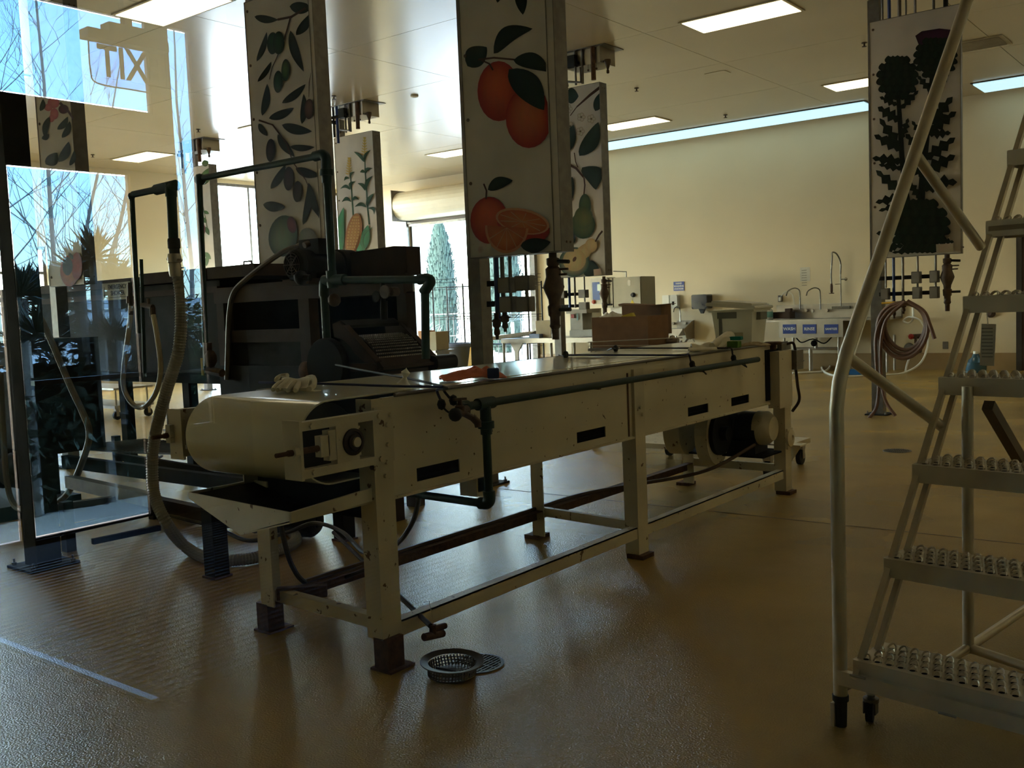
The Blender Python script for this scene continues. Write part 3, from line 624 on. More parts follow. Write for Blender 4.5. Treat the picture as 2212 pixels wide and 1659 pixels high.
# hoses below the near end
def hose(name, pts, r, m, lb, cat='hose', n=8, ribs=False, group=None):
    P = bez(pts, 10)
    if ribs:
        Q = []; rr = []; acc = 0
        L = sum((P[i+1]-P[i]).length for i in range(len(P)-1)); step = .0075; k = int(L/step); j = 0; acc = 0
        seg = [(P[i+1]-P[i]).length for i in range(len(P)-1)]; tot = 0
        for i in range(k):
            s_ = i*step
            while j < len(seg)-1 and tot+seg[j] < s_: tot += seg[j]; j += 1
            Q.append(P[j].lerp(P[j+1], (s_-tot)/max(seg[j], 1e-6))); rr.append(r*(1.0 if i % 2 else .86))
        return solo(name, MB().tube(Q, rr, n, smooth=False), m, lb, cat, group=group)
    return solo(name, MB().tube(P, r, n), m, lb, cat, group=group)
hose('ribbed_hose', [V((-4.63, 3.05, 1.60)), V((-4.60, 3.04, 1.45)), V((-4.62, 3.02, 1.2)), on_y(358, 850, 3.0), on_y(332, 960, 3.0), on_y(332, 1060, 3.0), on_y(360, 1130, 3.0), on_z(400, 1180, .05), on_z(455, 1208, .034), on_z(530, 1208, .034), on_z(600, 1190, .034), on_z(640, 1165, .034), on_z(600, 1135, .034), on_z(480, 1130, .034), on_z(400, 1115, .034), on_z(340, 1095, .034)], .034, hosem, 'long ribbed grey suction hose drooping to the floor beside the rounded belt end', ribs=True, n=12)
hose('drain_hose', [V((-3.28, 2.56, .56)), on_y(612, 1160, 2.62), on_y(630, 1220, 2.68), on_y(660, 1258, 2.75), on_y(710, 1262, 3.0), on_x(760, 1240, -3.33), on_x(850, 1210, -3.34)], .0115, mat('dark_hose', (.035, .032, .03), .45), 'dark drain hose looping down behind the near leg onto the rear rail')
hose('air_hose', [on_y(480, 1145, 3.4), on_y(540, 1168, 3.4), on_y(620, 1150, 3.5), on_y(680, 1130, 3.6), on_y(740, 1150, 3.6), on_y(790, 1195, 3.5), on_y(850, 1180, 3.4), on_y(890, 1130, 3.3), on_y(906, 1068, 3.2), on_y(905, 1040, 3.2)], .012, mat('dark_hose', (.035, .032, .03), .45), 'black air hose looping behind the conveyor below the return pipe')
nz = Thing('water_nozzle', 'rusty pipe nozzle hanging by a string under the front rail', 'nozzle', (-2.45, 2.95, .12))
nz.part('pipe', MB().cyl(on_y(720, 1150, 3.6), on_x(930, 1352, -2.50), .010, 8), brownst)
e = on_x(935, 1360, -2.50)
nz.part('fitting', MB().cyl(e+V((-.0, -.05, -.015)), e+V((0, .055, -.03)), .015, 10).cyl(e+V((0, 0, .02)), e+V((0, .0, -.03)), .014, 10).cyl(e, e+V((0, .07, -.005)), .012, 10), rust)
nz.part('string', MB().tube([e+V((0, .01, .0)), e+V((-.03, .02, .10)), e+V((-.04, .0, .10))], .0012, 4), cloth)
# floor drains
def drain(c, r, lb, holes=True):
    t = Thing('floor_drain', lb, 'floor drain', c); c = V(c)
    t.part('rim', MB().lathe(c, (0, 0, 1), [(r, .0), (r, .003), (r*.93, .004), (r*.88, .003), (r*.88, .0)], 28), galv)
    t.part('sump', MB().lathe(c, (0, 0, 1), [(r*.88, .0006), (0, .0006)], 20), dark)
    for i in range(-5, 6):
        x = i*r*.155; h = math.sqrt(max(0, (r*.88)**2-x*x))
        t.part('bar', MB().beam(c+V((x, -h, .002)), c+V((x, h, .002)), r*.055, .003), galv)
    t.part('cross_bar', MB().beam(c+V((-r*.88, 0, .0022)), c+V((r*.88, 0, .0022)), r*.06, .003).beam(c+V((-r*.75, r*.4, .0022)), c+V((r*.75, r*.4, .0022)), r*.05, .003).beam(c+V((-r*.75, -r*.4, .0022)), c+V((r*.75, -r*.4, .0022)), r*.05, .003), galv)
drain(on_z(1030, 1434, 0), .105, 'round steel floor drain in the foreground, half covered by a strainer basket')
drain(on_z(1938, 974, 0), .115, 'round steel floor drain on the open floor near the artichoke banner post')
bk = Thing('strainer_basket', 'round perforated steel strainer basket tipped out beside the foreground drain', 'strainer', on_z(977, 1458, 0)); c = on_z(977, 1458, 0)
bk.part('rim', MB().lathe(c, (.05, 0, 1), [(.090, .05), (.118, .056), (.119, .052), (.092, .046)], 36), galv)
bw = MB(); nn = 44
for i in range(nn):
    t0_ = 2*PI*i/nn
    for rr_, z0_, z1_ in ((.088, .006, .047),): 
        bw.beam(c+V((rr_*math.cos(t0_), rr_*math.sin(t0_), z0_)), c+V((rr_*math.cos(t0_+.07), rr_*math.sin(t0_+.07), z1_)), .006, .002)
for z_ in (.012, .024, .036): bw.lathe(c, (0, 0, 1), [(.0885, z_), (.0885, z_+.004)], 36)
bk.part('mesh_wall', bw, galv)
bk.part('bottom', MB().lathe(c, (0, 0, 1), [(0, .007), (.088, .007), (.088, .004), (0, .004)], 32), galv)
bk.part('cross_rib', MB().beam(c+V((-.08, 0, .012)), c+V((.08, .02, .012)), .006, .008), galv)

# ------------------------------------------------------------------ rolling ladder
LO, LR = V((-1.008, 2.934, 0)), Matrix.Rotation(math.radians(-8.5), 3, 'Z')
def lp(x, y, z): return LO+LR @ V((x, y, z))
ld = Thing('rolling_ladder', 'aluminium rolling ladder with perforated grip treads at the right edge', 'ladder', LO)
W_, DP, LIP = .62, .20, .06
Z0, DZs, DYs = .226, .274, .210
NST = 10
holes = MB(); hx, hy = .036, .045
for k in range(NST):
    z = Z0+DZs*k; y = DYs*k
    st = ld.part('tread', MB().add([lp(0, y, z), lp(W_, y, z), lp(W_, y+DP, z), lp(0, y+DP, z), lp(0, y, z-.003), lp(W_, y, z-.003), lp(W_, y+DP, z-.003), lp(0, y+DP, z-.003)],
         [(0, 1, 2, 3), (4, 7, 6, 5), (0, 4, 5, 1), (1, 5, 6, 2), (2, 6, 7, 3), (3, 7, 4, 0)]), alum)
    ld.part('tread_lip', MB().cbox(lp(W_/2, y-.002, z-LIP/2), (W_, .004, LIP), LR).cbox(lp(W_/2, y+DP, z-LIP/2), (W_, .004, LIP), LR).cbox(lp(.0, y+DP/2, z-LIP/2), (.004, DP, LIP), LR).cbox(lp(W_, y+DP/2, z-LIP/2), (.004, DP, LIP), LR), alum, parent=st)
    if k < 6:
        hb = MB(); tb = MB()
        for r_ in range(4):
            for i in range(16):
                x = .03+i*hx+(hx/2 if r_ % 2 else 0); yy = y+.022+r_*hy
                if x > W_-.02: continue
                hb.lathe(lp(x, yy, z+.0004), (0, 0, 1), [(0.009, 0), (0, 0)], 8, False)
                arc = [lp(x+.0125*math.cos(a_), yy+.0125*math.sin(a_), z+.0015+.012*math.sin(a_)) for a_ in [q*PI/5 for q in range(6)]]
                tb.tube(arc, .0034, 4, smooth=False)
        ld.part('grip_hole', hb, dark, parent=st, kind='stuff'); ld.part('grip_tooth', tb, alum, parent=st, kind='stuff')
top = NST-1
for xx in (.012, W_-.012):
    for yo in (.062, .172):
        zz0 = .12; y0 = (zz0-Z0)/DZs*DYs+yo
        ld.part('stringer', MB().beam(lp(xx, max(y0, yo-.08), Z0-.06), lp(xx, DYs*top+yo, Z0+DZs*top-.004), 0.018, .022, up=(0, -1, .6)), alum)
ld.part('base_rail', MB().beam(lp(-.045, -.012, Z0-.062), lp(W_+.03, -.012, Z0-.062), .022, .045), alum)
ld.part('weld_bead', MB().tube([lp(.0, -.024, Z0-.042), lp(.05, -.024, Z0-.042)], .004, 6).tube([lp(.27, -.024, Z0-.085), lp(.32, -.024, Z0-.085)], .004, 6), steel)
for sx_, xx in ((-1, -.045), (1, W_+.045)):
    b0 = lp(xx, 0, 0)
    rail = [lp(xx, 0, .085), lp(xx, 0, .6), lp(xx, .0, 1.0), lp(xx, .02, 1.08), lp(xx, .07, 1.17), lp(xx, .45, 1.67), lp(xx, .9, 2.265), lp(xx, 1.35, 2.86)]
    hr = ld.part('handrail', MB().tube(rail, .0215, 14), alum)
    ld.part('rubber_foot', MB().lathe(lp(xx, 0, .002), (0, 0, 1), [(0, 0), (.018, 0), (.02, .08), (.025, .082), (.025, .10), (.0, .10)], 14), blackm, parent=hr)
    ld.part('foot_clip', MB().cbox(lp(xx-.016, -.012, .04), (.012, .022, .075), LR), alum, parent=hr)
    ld.part('caster_arm', MB().cyl(lp(xx, 0, .12), lp(xx+.05*-sx_, .10, .15), .014, 10).cyl(lp(xx+.05*-sx_, .10, .088), lp(xx+.05*-sx_, .10, .17), .019, 12), alum)
    cc = lp(xx+.05*-sx_, .10, 0)
    cs = ld.part('caster', MB().lathe(cc+V((-.012, -.01, .034)), (1, 0.2, 0), [(0, 0), (.034, 0), (.034, .022), (0, .022)], 20), blackm)
    ld.part('caster_fork', MB().lathe(cc+V((0, 0, .062)), (0, 0, 1), [(0, 0), (.024, 0), (.024, .012), (.012, .016), (.012, .03), (0, .03)], 14).cbox(cc+V((-.018, -.004, .045)), (.004, .03, .04)).cbox(cc+V((.016, -.0, .045)), (.004, .03, .04)), galv, parent=cs)
    # braces between the handrail and the stringer
    ld.part('brace', MB().cyl(lp(xx, .06, 1.16), lp(.0 if sx_ < 0 else W_, .66, .87), .018, 12), alum)
    ld.part('brace', MB().cyl(lp(xx, .56, 1.81), lp(.0 if sx_ < 0 else W_, 1.00, 1.50), .018, 12), alum)
# rear frame
for xx in (.10, W_-.08):
    ld.part('rear_leg', MB().cyl(lp(xx, .62, .10), lp(xx, .62, Z0+DZs*2.9), .019, 12), alum)
    ld.part('rear_leg', MB().cyl(lp(xx, 1.75, .05), lp(xx, 1.75, 2.4), .019, 12), alum)
    ld.part('diagonal_brace', MB().beam(lp(xx+.03, .72, Z0+DZs*3-.1), lp(xx+.05, 1.74, .12), .036, .036), mat('brown_brace', (.14, .09, .05), .5))
    ld.part('base_tube', MB().cyl(lp(xx, .10, .12), lp(xx, .62, .115), .016, 10).cyl(lp(xx, .62, .115), lp(xx, 1.75, .12), .016, 10), alum)
ld.part('base_tube', MB().cyl(lp(.10, .62, .115), lp(W_+.25, .40, .115), .016, 10), alum)
ld.part('rear_guard', MB().tube(bez([lp(.16, 1.80, .35), lp(.16, 1.80, .85), lp(.20, 1.80, .98), lp(.35, 1.80, 1.02), lp(1.0, 1.80, 1.05)], 6), .02, 10), alum)
tg = on_y(2134, 745, 4.2)
ld.part('tag', MB().cbox((tg.x, tg.y, tg.z), (.055, .002, .165), LR @ Matrix.Rotation(.05, 3, 'Y')), mat('paper_tag', (.50, .44, .33), .8), 'paper inspection tag on a string')
tl = MB()
for i in range(9): tl.cbox((tg.x-.002, tg.y-.0018, tg.z+.065-i*.014), (.042, .0008, .004), LR)
ld.part('tag_print', tl, mat('grey_print', (.2, .18, .14), .8))
ld.part('tag_string', MB().tube([tg+V((0, 0, .08)), tg+V((-.005, 0, .13)), tg+V((-.008, -.05, .17))], .002, 5), white)
st_ = lp(.08, DYs*5-.005, Z0+DZs*5-.03)
ld.part('warning_label', MB().cbox(st_, (.14, .001, .018), LR), mat('label_dark', (.25, .19, .11), .6))

# ------------------------------------------------------------------ painted banner panels on utility posts
paint = attr_mat('printed_artwork', .55)
canvas = mat('banner_panel_print', (.50, .45, .38), .6, 0, .16, 2.2, .05, 90)
class Art:
    def __init__(s, y): s.y = y; s.v = []; s.f = []; s.c = []; s.k = 0
    def _p(s, px, py): p = on_y(px, py, s.y); p.y = s.y-.0012-.0004*s.k; return p
    def fan(s, pts, cin, cout, ctr=None):
        s.k += 1; n = len(pts); cx_ = sum(p[0] for p in pts)/n; cy_ = sum(p[1] for p in pts)/n
        if ctr: cx_, cy_ = ctr
        o = len(s.v); s.v.append(s._p(cx_, cy_)); s.c.append(cin)
        for fr in (.55, 1.0):
            for p in pts: s.v.append(s._p(cx_+(p[0]-cx_)*fr, cy_+(p[1]-cy_)*fr)); s.c.append(tuple(a+(b-a)*fr**1.5 for a, b in zip(cin, cout)))
        for i in range(n):
            j = (i+1) % n; s.f.append((o, o+1+i, o+1+j)); s.f.append((o+1+i, o+1+n+i, o+1+n+j, o+1+j))
        return s
    def ell(s, cx_, cy_, rx, ry, cin, cout=None, rot=0, hl=(0, 0), n=24, a0=0, a1=360):
        r = math.radians(rot); pts = []
        for i in range(n):
            t = math.radians(a0+(a1-a0)*i/(n if a1-a0 == 360 else n-1)); x, y = rx*math.cos(t), ry*math.sin(t)
            pts.append((cx_+x*math.cos(r)-y*math.sin(r), cy_+x*math.sin(r)+y*math.cos(r)))
        return s.fan(pts, cin, cout or cin, (cx_+hl[0], cy_+hl[1]) if a1-a0 == 360 else None)
    def leaf(s, x0, y0, x1, y1, w, col=None, bend=0.0, jag=0, n=12):
        col = col or LEAFC; dx, dy = x1-x0, y1-y0; L = math.hypot(dx, dy); nx, ny = -dy/L, dx/L; a, b = [], []
        for i in range(n+1):
            t = i/n; hw = w/2*math.sin(PI*t**.85)**.8 if 0 < t < 1 else 0
            if jag and 0 < i < n: hw *= (1.25 if i % 2 else .45)
            bx = bend*math.sin(PI*t)*L; qx, qy = x0+dx*t+nx*bx, y0+dy*t+ny*bx
            a.append((qx+nx*hw, qy+ny*hw)); b.append((qx-nx*hw, qy-ny*hw))
        s.k += 1; o = len(s.v)
        for i in range(n+1):
            m = ((a[i][0]+b[i][0])/2, (a[i][1]+b[i][1])/2)
            for q, k_ in ((a[i], .8), (m, 1.5), (b[i], 1.0)): s.v.append(s._p(*q)); s.c.append(tuple(c*k_ for c in col))
        for i in range(n):
            for j in range(2): s.f.append((o+3*i+j, o+3*i+3+j, o+3*i+4+j, o+3*i+1+j))
        return s
    def line(s, pts, w, col, w1=None):
        s.k += 1; o = len(s.v); n = len(pts); w1 = w if w1 is None else w1
        for i, p in enumerate(pts):
            a = pts[max(i-1, 0)]; b = pts[min(i+1, n-1)]; dx, dy = b[0]-a[0], b[1]-a[1]; L = math.hypot(dx, dy) or 1; ww = (w+(w1-w)*i/max(1, n-1))/2
            for sg_ in (1, -1): s.v.append(s._p(p[0]-dy/L*ww*sg_, p[1]+dx/L*ww*sg_)); s.c.append(col)
        for i in range(n-1): s.f.append((o+2*i, o+2*i+1, o+2*i+3, o+2*i+2))
        return s
    def build(s, thing, xmin=None, xmax=None, name='painted_motif', label=None):
        vs = [V(v) for v in s.v]
        for v in vs:
            if xmin is not None: v.x = max(v.x, xmin)
            if xmax is not None: v.x = min(v.x, xmax)
        me = bpy.data.meshes.new(name); me.from_pydata([v-thing.loc for v in vs], [], s.f)
        at = me.color_attributes.new('paint', 'FLOAT_COLOR', 'POINT')
        for i, c in enumerate(s.c): at.data[i].color = (*c, 1)
        me.materials.append(paint); o = bpy.data.objects.new(name, me); COL.objects.link(o); o.parent = thing.o
        if label: o['label'] = label
        return o
LEAFC = (.008, .018, .012); BR = (.06, .025, .015)
RIM = .12
def banner(xl, xr, y, z0, z1, depth, name, label, group='painted fruit and vegetable banners'):
    t = Thing(name, label, 'banner', ((xl+xr)/2, y, z0), group)
    t.part('panel', MB().box(xl, xr, y, y+depth, z0, z1), canvas)
    t.part('edge_frame', MB().box(xr, xr+.006, y-.004, y+depth, z0, z1).box(xl-.006, xl, y-.004, y+depth, z0, z1).box(xl-.006, xr+.006, y-.003, y+depth, z0-.006, z0).box(xl-.006, xr+.006, y-.003, y+depth, z1, z1+.006), galv)
    sc = MB()
    for k in range(6):
        zz = z0+.08+k*(z1-z0-.16)/5; sc.lathe((xl+.035, y, zz), (0, -1, 0), [(.013, 0), (.012, .006), (0, .009)], 8)
    for zz in (z0+.06, z1-.06):
        for q in (.03, .075): sc.lathe((xr+.006, y+depth*.4+q-.03, zz), (1, 0, 0), [(.009, 0), (.008, .005), (0, .006)], 8)
    t.part('screw', sc, brass)
    return t
def post(x, y, lb, w=.10, top=4.455, m=galv):
    t = Thing('utility_post', lb, 'post', (x, y, 0), None)
    t.part('column', MB().box(x-w/2, x+w/2, y-w/2, y+w/2, .012, top), m)
    t.part('base_plate', MB().box(x-w, x+w, y-w, y+w, 0, .014), darkst)
    b = MB()
    for sx in (-1, 1):
        for sy in (-1, 1): b.lathe((x+sx*w*.8, y+sy*w*.8, .014), (0, 0, 1), [(.014, 0), (.014, .014), (.006, .014), (.006, .035), (0, .035)], 6, False)
    t.part('anchor_bolt', b, galv)
    return t
def ceiling_unit(x, y, lb, w=.50):
    t = Thing('ceiling_unit', lb, 'utility box', (x, y, ZC), 'steel service boxes on the ceiling')
    t.part('box', MB().box(x-w/2, x+w/2, y-.17, y+.17, ZC-.20, ZC-.002), steel)
    t.part('plate', MB().box(x-w*.8, x+w*.7, y-.22, y+.22, ZC-.008, ZC-.001), galv)
    for k, (dx, dz, r, m) in enumerate(((-.36, .45, .016, darkst), (-.28, .55, .02, bluep), (-.10, .42, .014, galv), (.0, .42, .016, galv), (.16, .4, .03, rust))):
        t.part('pipe', MB().cyl((x+dx, y-.19, ZC-.001), (x+dx, y-.19, ZC-dz), r, 8), m)
    t.part('manifold', MB().cyl((x-.42, y-.2, ZC-.16), (x-.05, y-.2, ZC-.16), .022, 8).cyl((x-.40, y-.24, ZC-.22), (x-.40, y-.1, ZC-.22), .028, 8).box(x-.2, x-.08, y-.24, y-.17, ZC-.2, ZC-.06), darkst)
    t.part('elbow_pipe', MB().tube([(x-.22, y-.2, ZC-.42), (x-.22, y-.2, ZC-.36), (x-.02, y-.2, ZC-.40), (x-.02, y-.2, ZC-.22)], .016, 8), galv)
    t.part('sprinkler_valve', MB().lathe((x+w/2+.06, y-.1, ZC-.20), (0, 0, -1), [(0, -.03), (.04, -.03), (.04, 0), (.018, .07), (.012, .09), (.018, .1), (.018, .13), (0, .14)], 10).cyl((x+w/2, y-.1, ZC-.18), (x+w/2+.1, y-.1, ZC-.18), .010, 8), brass)
    bd = MB()
    for dx in (.08, .2, -.3): bd.sph((x+dx, y-.18, ZC-.27), .016, 6).cyl((x+dx, y-.18, ZC-.27), (x+dx, y-.18, ZC-.2), .003, 4)
    t.part('pendant_weight', bd, brass)
    return t
def utilities(y, pipes, boxes, struts, valve, lb, group='service drops below the banners', sc=1.0, knobs=()):
    p0 = on_y(pipes[0][0], pipes[0][1], y); t = Thing('service_drop', lb, 'pipes', (p0.x, y, 1.0), group)
    for px, y0, y1, r, m in pipes:
        a, b = on_y(px, y0, y), on_y(px, y1, y); b = V((a.x, y, b.z)); t.part('pipe', MB().cyl(V((a.x, y, a.z+.1)), b, r, 8), m)
    for (x0, y0, x1, y1) in struts:
        a, b = on_y(x0, y0, y+.03), on_y(x1, y1, y+.03); t.part('strut', MB().beam((a.x, y+.03, a.z), (b.x, y+.03, a.z), .04, .042), darkst)
    for (x0, y0, x1, y1) in boxes:
        a, b = on_y(x0, y0, y-.03), on_y(x1, y1, y-.03)
        bx = t.part('outlet_box', MB().rbox(((a.x+b.x)/2, y-.04, (a.z+b.z)/2), (abs(b.x-a.x), .07, abs(a.z-b.z)), .008), galv)
        t.part('box_cover', MB().rbox(((a.x+b.x)/2, y-.078, (a.z+b.z)/2), (abs(b.x-a.x)*.82, .008, abs(a.z-b.z)*.85), .006), mat('cover_plate', (.24, .22, .19), .5, .3), parent=bx)
    if valve:
        px, y0, y1, s_ = valve; a, b = on_y(px, y0, y), on_y(px, y1, y); H = a.z-b.z; x = a.x; r = .028*s_
        prof = [(r*.8, 0), (r*.8, .06), (r*1.3, .07), (r*1.3, .14), (r*1.0, .16), (r*1.6, .19), (r*1.5, .28), (r*2.0, .36), (r*2.2, .40), (r*1.8, .46), (r*1.2, .54), (r*1.1, .60), (r*1.4, .62), (r*1.3, .72), (r*1.0, .74), (r*1.0, .82), (r*1.15, .84), (r*1.0, .86), (r*.75, .88), (r*.7, 1.0), (0, 1.0)]
        vb = t.part('steam_valve', MB().lathe((x, y-.02, a.z), (0, 0, -1), [(q, h*H) for q, h in prof], 14), brass)
        t.part('handle', MB().cyl((x, y-.02, a.z-.10*H), (x+.085*s_+.03, y-.02, a.z-.12*H), .011*s_, 8).cyl((x, y-.02, a.z-.66*H), (x+.085*s_+.03, y-.02, a.z-.66*H), .011*s_, 8), blackm, parent=vb)
        t.part('gauge_stub', MB().cyl((x, y-.02, a.z-.20*H), (x+.1*s_, y-.02, a.z-.20*H), .007*s_, 6).cyl((x, y-.02, a.z-.26*H), (x+.09*s_, y-.02, a.z-.26*H), .007*s_, 6).cyl((x-.0, y-.02, a.z-.4*H), (x-.085*s_, y-.02, a.z-.4*H), .018*s_, 6, r2=.004), brass, parent=vb)
        t.part('nozzle', MB().lathe((x, y-.02, a.z-H*.86), (0, 0, -1), [(r*.7, 0), (r*.75, H*.02), (r*.6, H*.14), (0, H*.14)], 10), steel, parent=vb)
    for (px, y0, y1, m, r) in knobs:
        a, b = on_y(px, y0, y-.02), on_y(px, y1, y-.02); H = a.z-b.z
        t.part('ball_valve', MB().lathe(a, (0, 0, -1), [(r, 0), (r, H*.2), (r*1.7, H*.25), (r*1.7, H*.5), (r, H*.55), (r*1.3, H*.7), (r*1.2, H*.8), (r*.7, H*.85), (r*.7, H), (0, H)], 10).cyl(a-V((.04, 0, H*.3)), a-V((-.05, 0, H*.3)), r*.4, 6), m)
    return t
Y1, Y2 = 5.5, 10.8
ZB, ZT = 1.715, 4.14
# orange banner
xl, xr = on_y(1016, 557, Y1).x, on_y(1213, 541, Y1).x
bo = banner(xl, xr, Y1, on_y(1016, 557, Y1).z, ZT, .14, 'painted_banner', 'big hanging banner painted with red oranges and orange slices')
a = Art(Y1); RO, RD = (.66, .12, .035), (.34, .02, .015); OR = (.60, .20, .06)
a.leaf(1122, -30, 1130, 32, 26).leaf(1080, -30, 1075, 6, 18)
a.leaf(1010, 143, 1052, 102, 46, bend=-.05).leaf(1067, 116, 1151, 62, 36, bend=-.18)
a.ell(1078, 197, 46, 65, RO, RD, hl=(-8, -22)).ell(1143, 254, 50, 66, (.58, .16, .05), RD, hl=(-6, -20))
a.leaf(1100, 150, 1176, 238, 58, bend=-.06)
a.line([(1034, 129), (1068, 125), (1112, 129), (1120, 132)], 4, BR).line([(1040, 130), (1058, 138), (1066, 152)], 3.5, BR)
a.leaf(1110, 130, 1190, 154, 36, bend=-.12)
a.ell(1058, 476, 41, 51, RO, RD, hl=(-3, -20)).line([(1051, 430), (1052, 412), (1046, 397)], 3.5, BR).leaf(1055, 410, 1109, 390, 26, bend=-.1)
a.ell(1132, 489, 58, 34, RD, RD, 14).ell(1130, 478, 59, 27, (.62, .30, .15), (.62, .30, .15), 12).ell(1130, 479, 54, 23, OR, (.45, .10, .03), 12)
for k in range(9):
    t = 2*PI*k/9; a.line([(1130, 479), (1130+50*math.cos(t), 479+20*math.sin(t)+10*math.cos(t)*.9)], .6, (.55, .34, .18), 1.6)
a.ell(1097, 490, 47, 57, (.62, .28, .14), (.60, .26, .12), 4, a0=0, a1=180).ell(1097, 490, 42, 51, OR, (.42, .10, .03), 4, a0=0, a1=180)
for k in range(1, 6):
    t = PI*k/6; a.line([(1097, 492), (1097+42*math.cos(t), 490+51*math.sin(t))], .6, (.55, .34, .18), 1.6)
a.leaf(1127, 531, 1192, 523, 32, bend=.05)
a.fan([(1019, 530), (1063, 526), (1064, 549), (1020, 553)], (.60, .55, .47), (.60, .55, .47)).ell(1041, 539, 7, 8, (.40, .36, .30), (.55, .50, .42))
a.build(bo, xl, xr-.07)
bo.part('border_seam', MB().box(xr-.062, xr-.055, Y1-.003, Y1, on_y(1016, 557, Y1).z, ZT), galv)
post(on_y(1037, 650, Y1+.22).x, Y1+.22, 'grey steel post under the left side of the orange banner', .12)
utilities(Y1+.12, [(1071, 560, 700, .02, bluep), (1084, 560, 645, .016, galv), (1101, 560, 600, .013, galv), (1135, 555, 600, .011, galv), (1103, 628, 642, .012, galv), (1137, 625, 642, .011, galv)],
          [(1083, 600, 1111, 632), (1119, 596, 1152, 627), (1086, 641, 1115, 674), (1122, 641, 1152, 673)], [(1055, 613, 1130, 612), (1055, 657, 1130, 656)],
          (1197, 545, 733, 1.25), 'pipes, grey outlet boxes and large brass steam valve under the orange banner', knobs=[(1072, 676, 734, brass, .018), (1090, 672, 717, brass, .018)])
# olive banner
Y1b = 5.62
xl, xr = on_y(560, 540, Y1b).x, on_y(703, 530, Y1b).x
ov = banner(xl, xr, Y1b, 1.62, 4.12, .14, 'painted_banner', 'tall banner painted with green and black olives behind the machine motor')
a = Art(Y1b); OG, OGd, OK_, OKd = (.02, .075, .03), (.006, .022, .012), (.035, .018, .022), (.008, .005, .006)
LEAFC = (.008, .016, .011)
for q in [(550, 36, 601, 43, 17), (626, 14, 676, 16, 26), (640, 76, 674, 28, 20), (555, 133, 577, 69, 13), (628, 66, 657, 155, 20), (557, 177, 587, 133, 11), (567, 250, 578, 181, 17), (610, 223, 661, 182, 17),
          (653, 268, 657, 203, 16), (582, 256, 636, 233, 19), (610, 270, 675, 284, 22), (560, 267, 579, 294, 13), (601, 290, 638, 339, 18), (628, 317, 681, 318, 14), (586, 408, 618, 356, 18), (640, 364, 693, 380, 20),
          (656, 486, 668, 398, 15), (668, 395, 694, 472, 17), (570, 442, 618, 447, 22)]: a.leaf(*q, bend=.05)
a.line([(601, 43), (631, 37), (662, 18)], 5, BR).line([(629, 40), (621, 68), (611, 98), (601, 122), (589, 148), (584, 172)], 3.5, BR, 1.5).line([(682, 155), (670, 179), (669, 211)], 3, BR, 1)
a.line([(561, 260), (591, 270), (621, 310), (635, 351), (662, 388), (669, 405)], 4, BR, 1.5)
for cx_, cy_, rx, ry, g1, g2 in ((591, 94, 12, 24, OG, OGd), (604, 93, 12, 25, OG, OGd), (619, 152, 9, 24, (.05, .12, .02), OGd), (603, 177, 10, 24, OG, OGd), (670, 236, 10, 22, (.20, .11, .09), (.08, .04, .035)), (587, 325, 10, 25, OK_, OKd), (626, 386, 11, 26, OK_, OKd), (645, 414, 10, 23, OK_, OKd)):
    a.ell(cx_, cy_, rx, ry, g1, g2, 2, (-2, -5))
a.ell(614, 510, 31, 45, (.22, .28, .16), (.02, .05, .03), 8, (-6, 12)).ell(633, 486, 10, 18, (.20, .05, .06), (.10, .03, .04), -12)
a.ell(670, 520, 20, 28, (.30, .29, .26), (.2, .2, .18), -20)
a.build(ov, xl, xr-.05)
ov.part('border_seam', MB().box(xr-.05, xr-.044, Y1b-.003, Y1b, 1.62, 4.12), galv)
post(on_y(552, 60, Y1b+.2).x, Y1b+.20, 'steel post behind the olive banner', .11)
for nm, xq in (('left', .22), ('right', .34)): pass
utilities(Y1b+.1, [(612, 30, -20, .012, bluep), (628, 30, -20, .012, galv), (650, 30, -20, .014, galv)], [], [], None, 'thin pipes rising from the top of the olive banner')
# pear banner
xl, xr = on_y(1206, 600, Y2).x, on_y(1308, 595, Y2).x
bp_ = banner(xl, xr, Y2, 1.715, on_y(1303, 176, Y2).z, .16, 'painted_banner', 'narrower banner painted with pear blossom, a green pear and a halved pear')
a = Art(Y2); LEAFC = (.010, .024, .016)
a.line([(1304, 188), (1275, 205), (1246, 231)], 8, BR, 3).line([(1246, 231), (1232, 250)], 2, BR).leaf(1222, 206, 1250, 208, 34).leaf(1286, 240, 1304, 196, 22)
for fx, fy in ((1228, 235), (1256, 253), (1278, 257), (1233, 273), (1255, 284)):
    for k in range(5): a.ell(fx+5*math.cos(k*1.257), fy+5.5*math.sin(k*1.257), 4.6, 4.8, (.62, .58, .47), (.35, .30, .22), n=10)
    a.ell(fx, fy, 1.8, 2, (.10, .08, .03), n=8)
a.leaf(1253, 337, 1294, 264, 34, bend=.08).leaf(1222, 332, 1240, 270, 28).line([(1226, 353), (1246, 364), (1262, 383)], 6, BR, 4).line([(1242, 330), (1245, 350), (1250, 362)], 2, BR)
a.leaf(1259, 362, 1289, 410, 40, bend=-.25).leaf(1224, 445, 1238, 382, 28, bend=-.05).line([(1263, 383), (1265, 400), (1263, 420)], 3, BR)
a.ell(1261, 486, 26, 30, (.10, .11, .03), (.015, .045, .015), 0, (5, -6)).ell(1265, 446, 13, 27, (.07, .10, .03), (.02, .05, .02)).ell(1262, 470, 20, 24, (.12, .12, .03), (.055, .08, .025), 0, (5, 0))
a.leaf(1226, 530, 1240, 500, 26).leaf(1262, 590, 1300, 588, 34, bend=-.25)
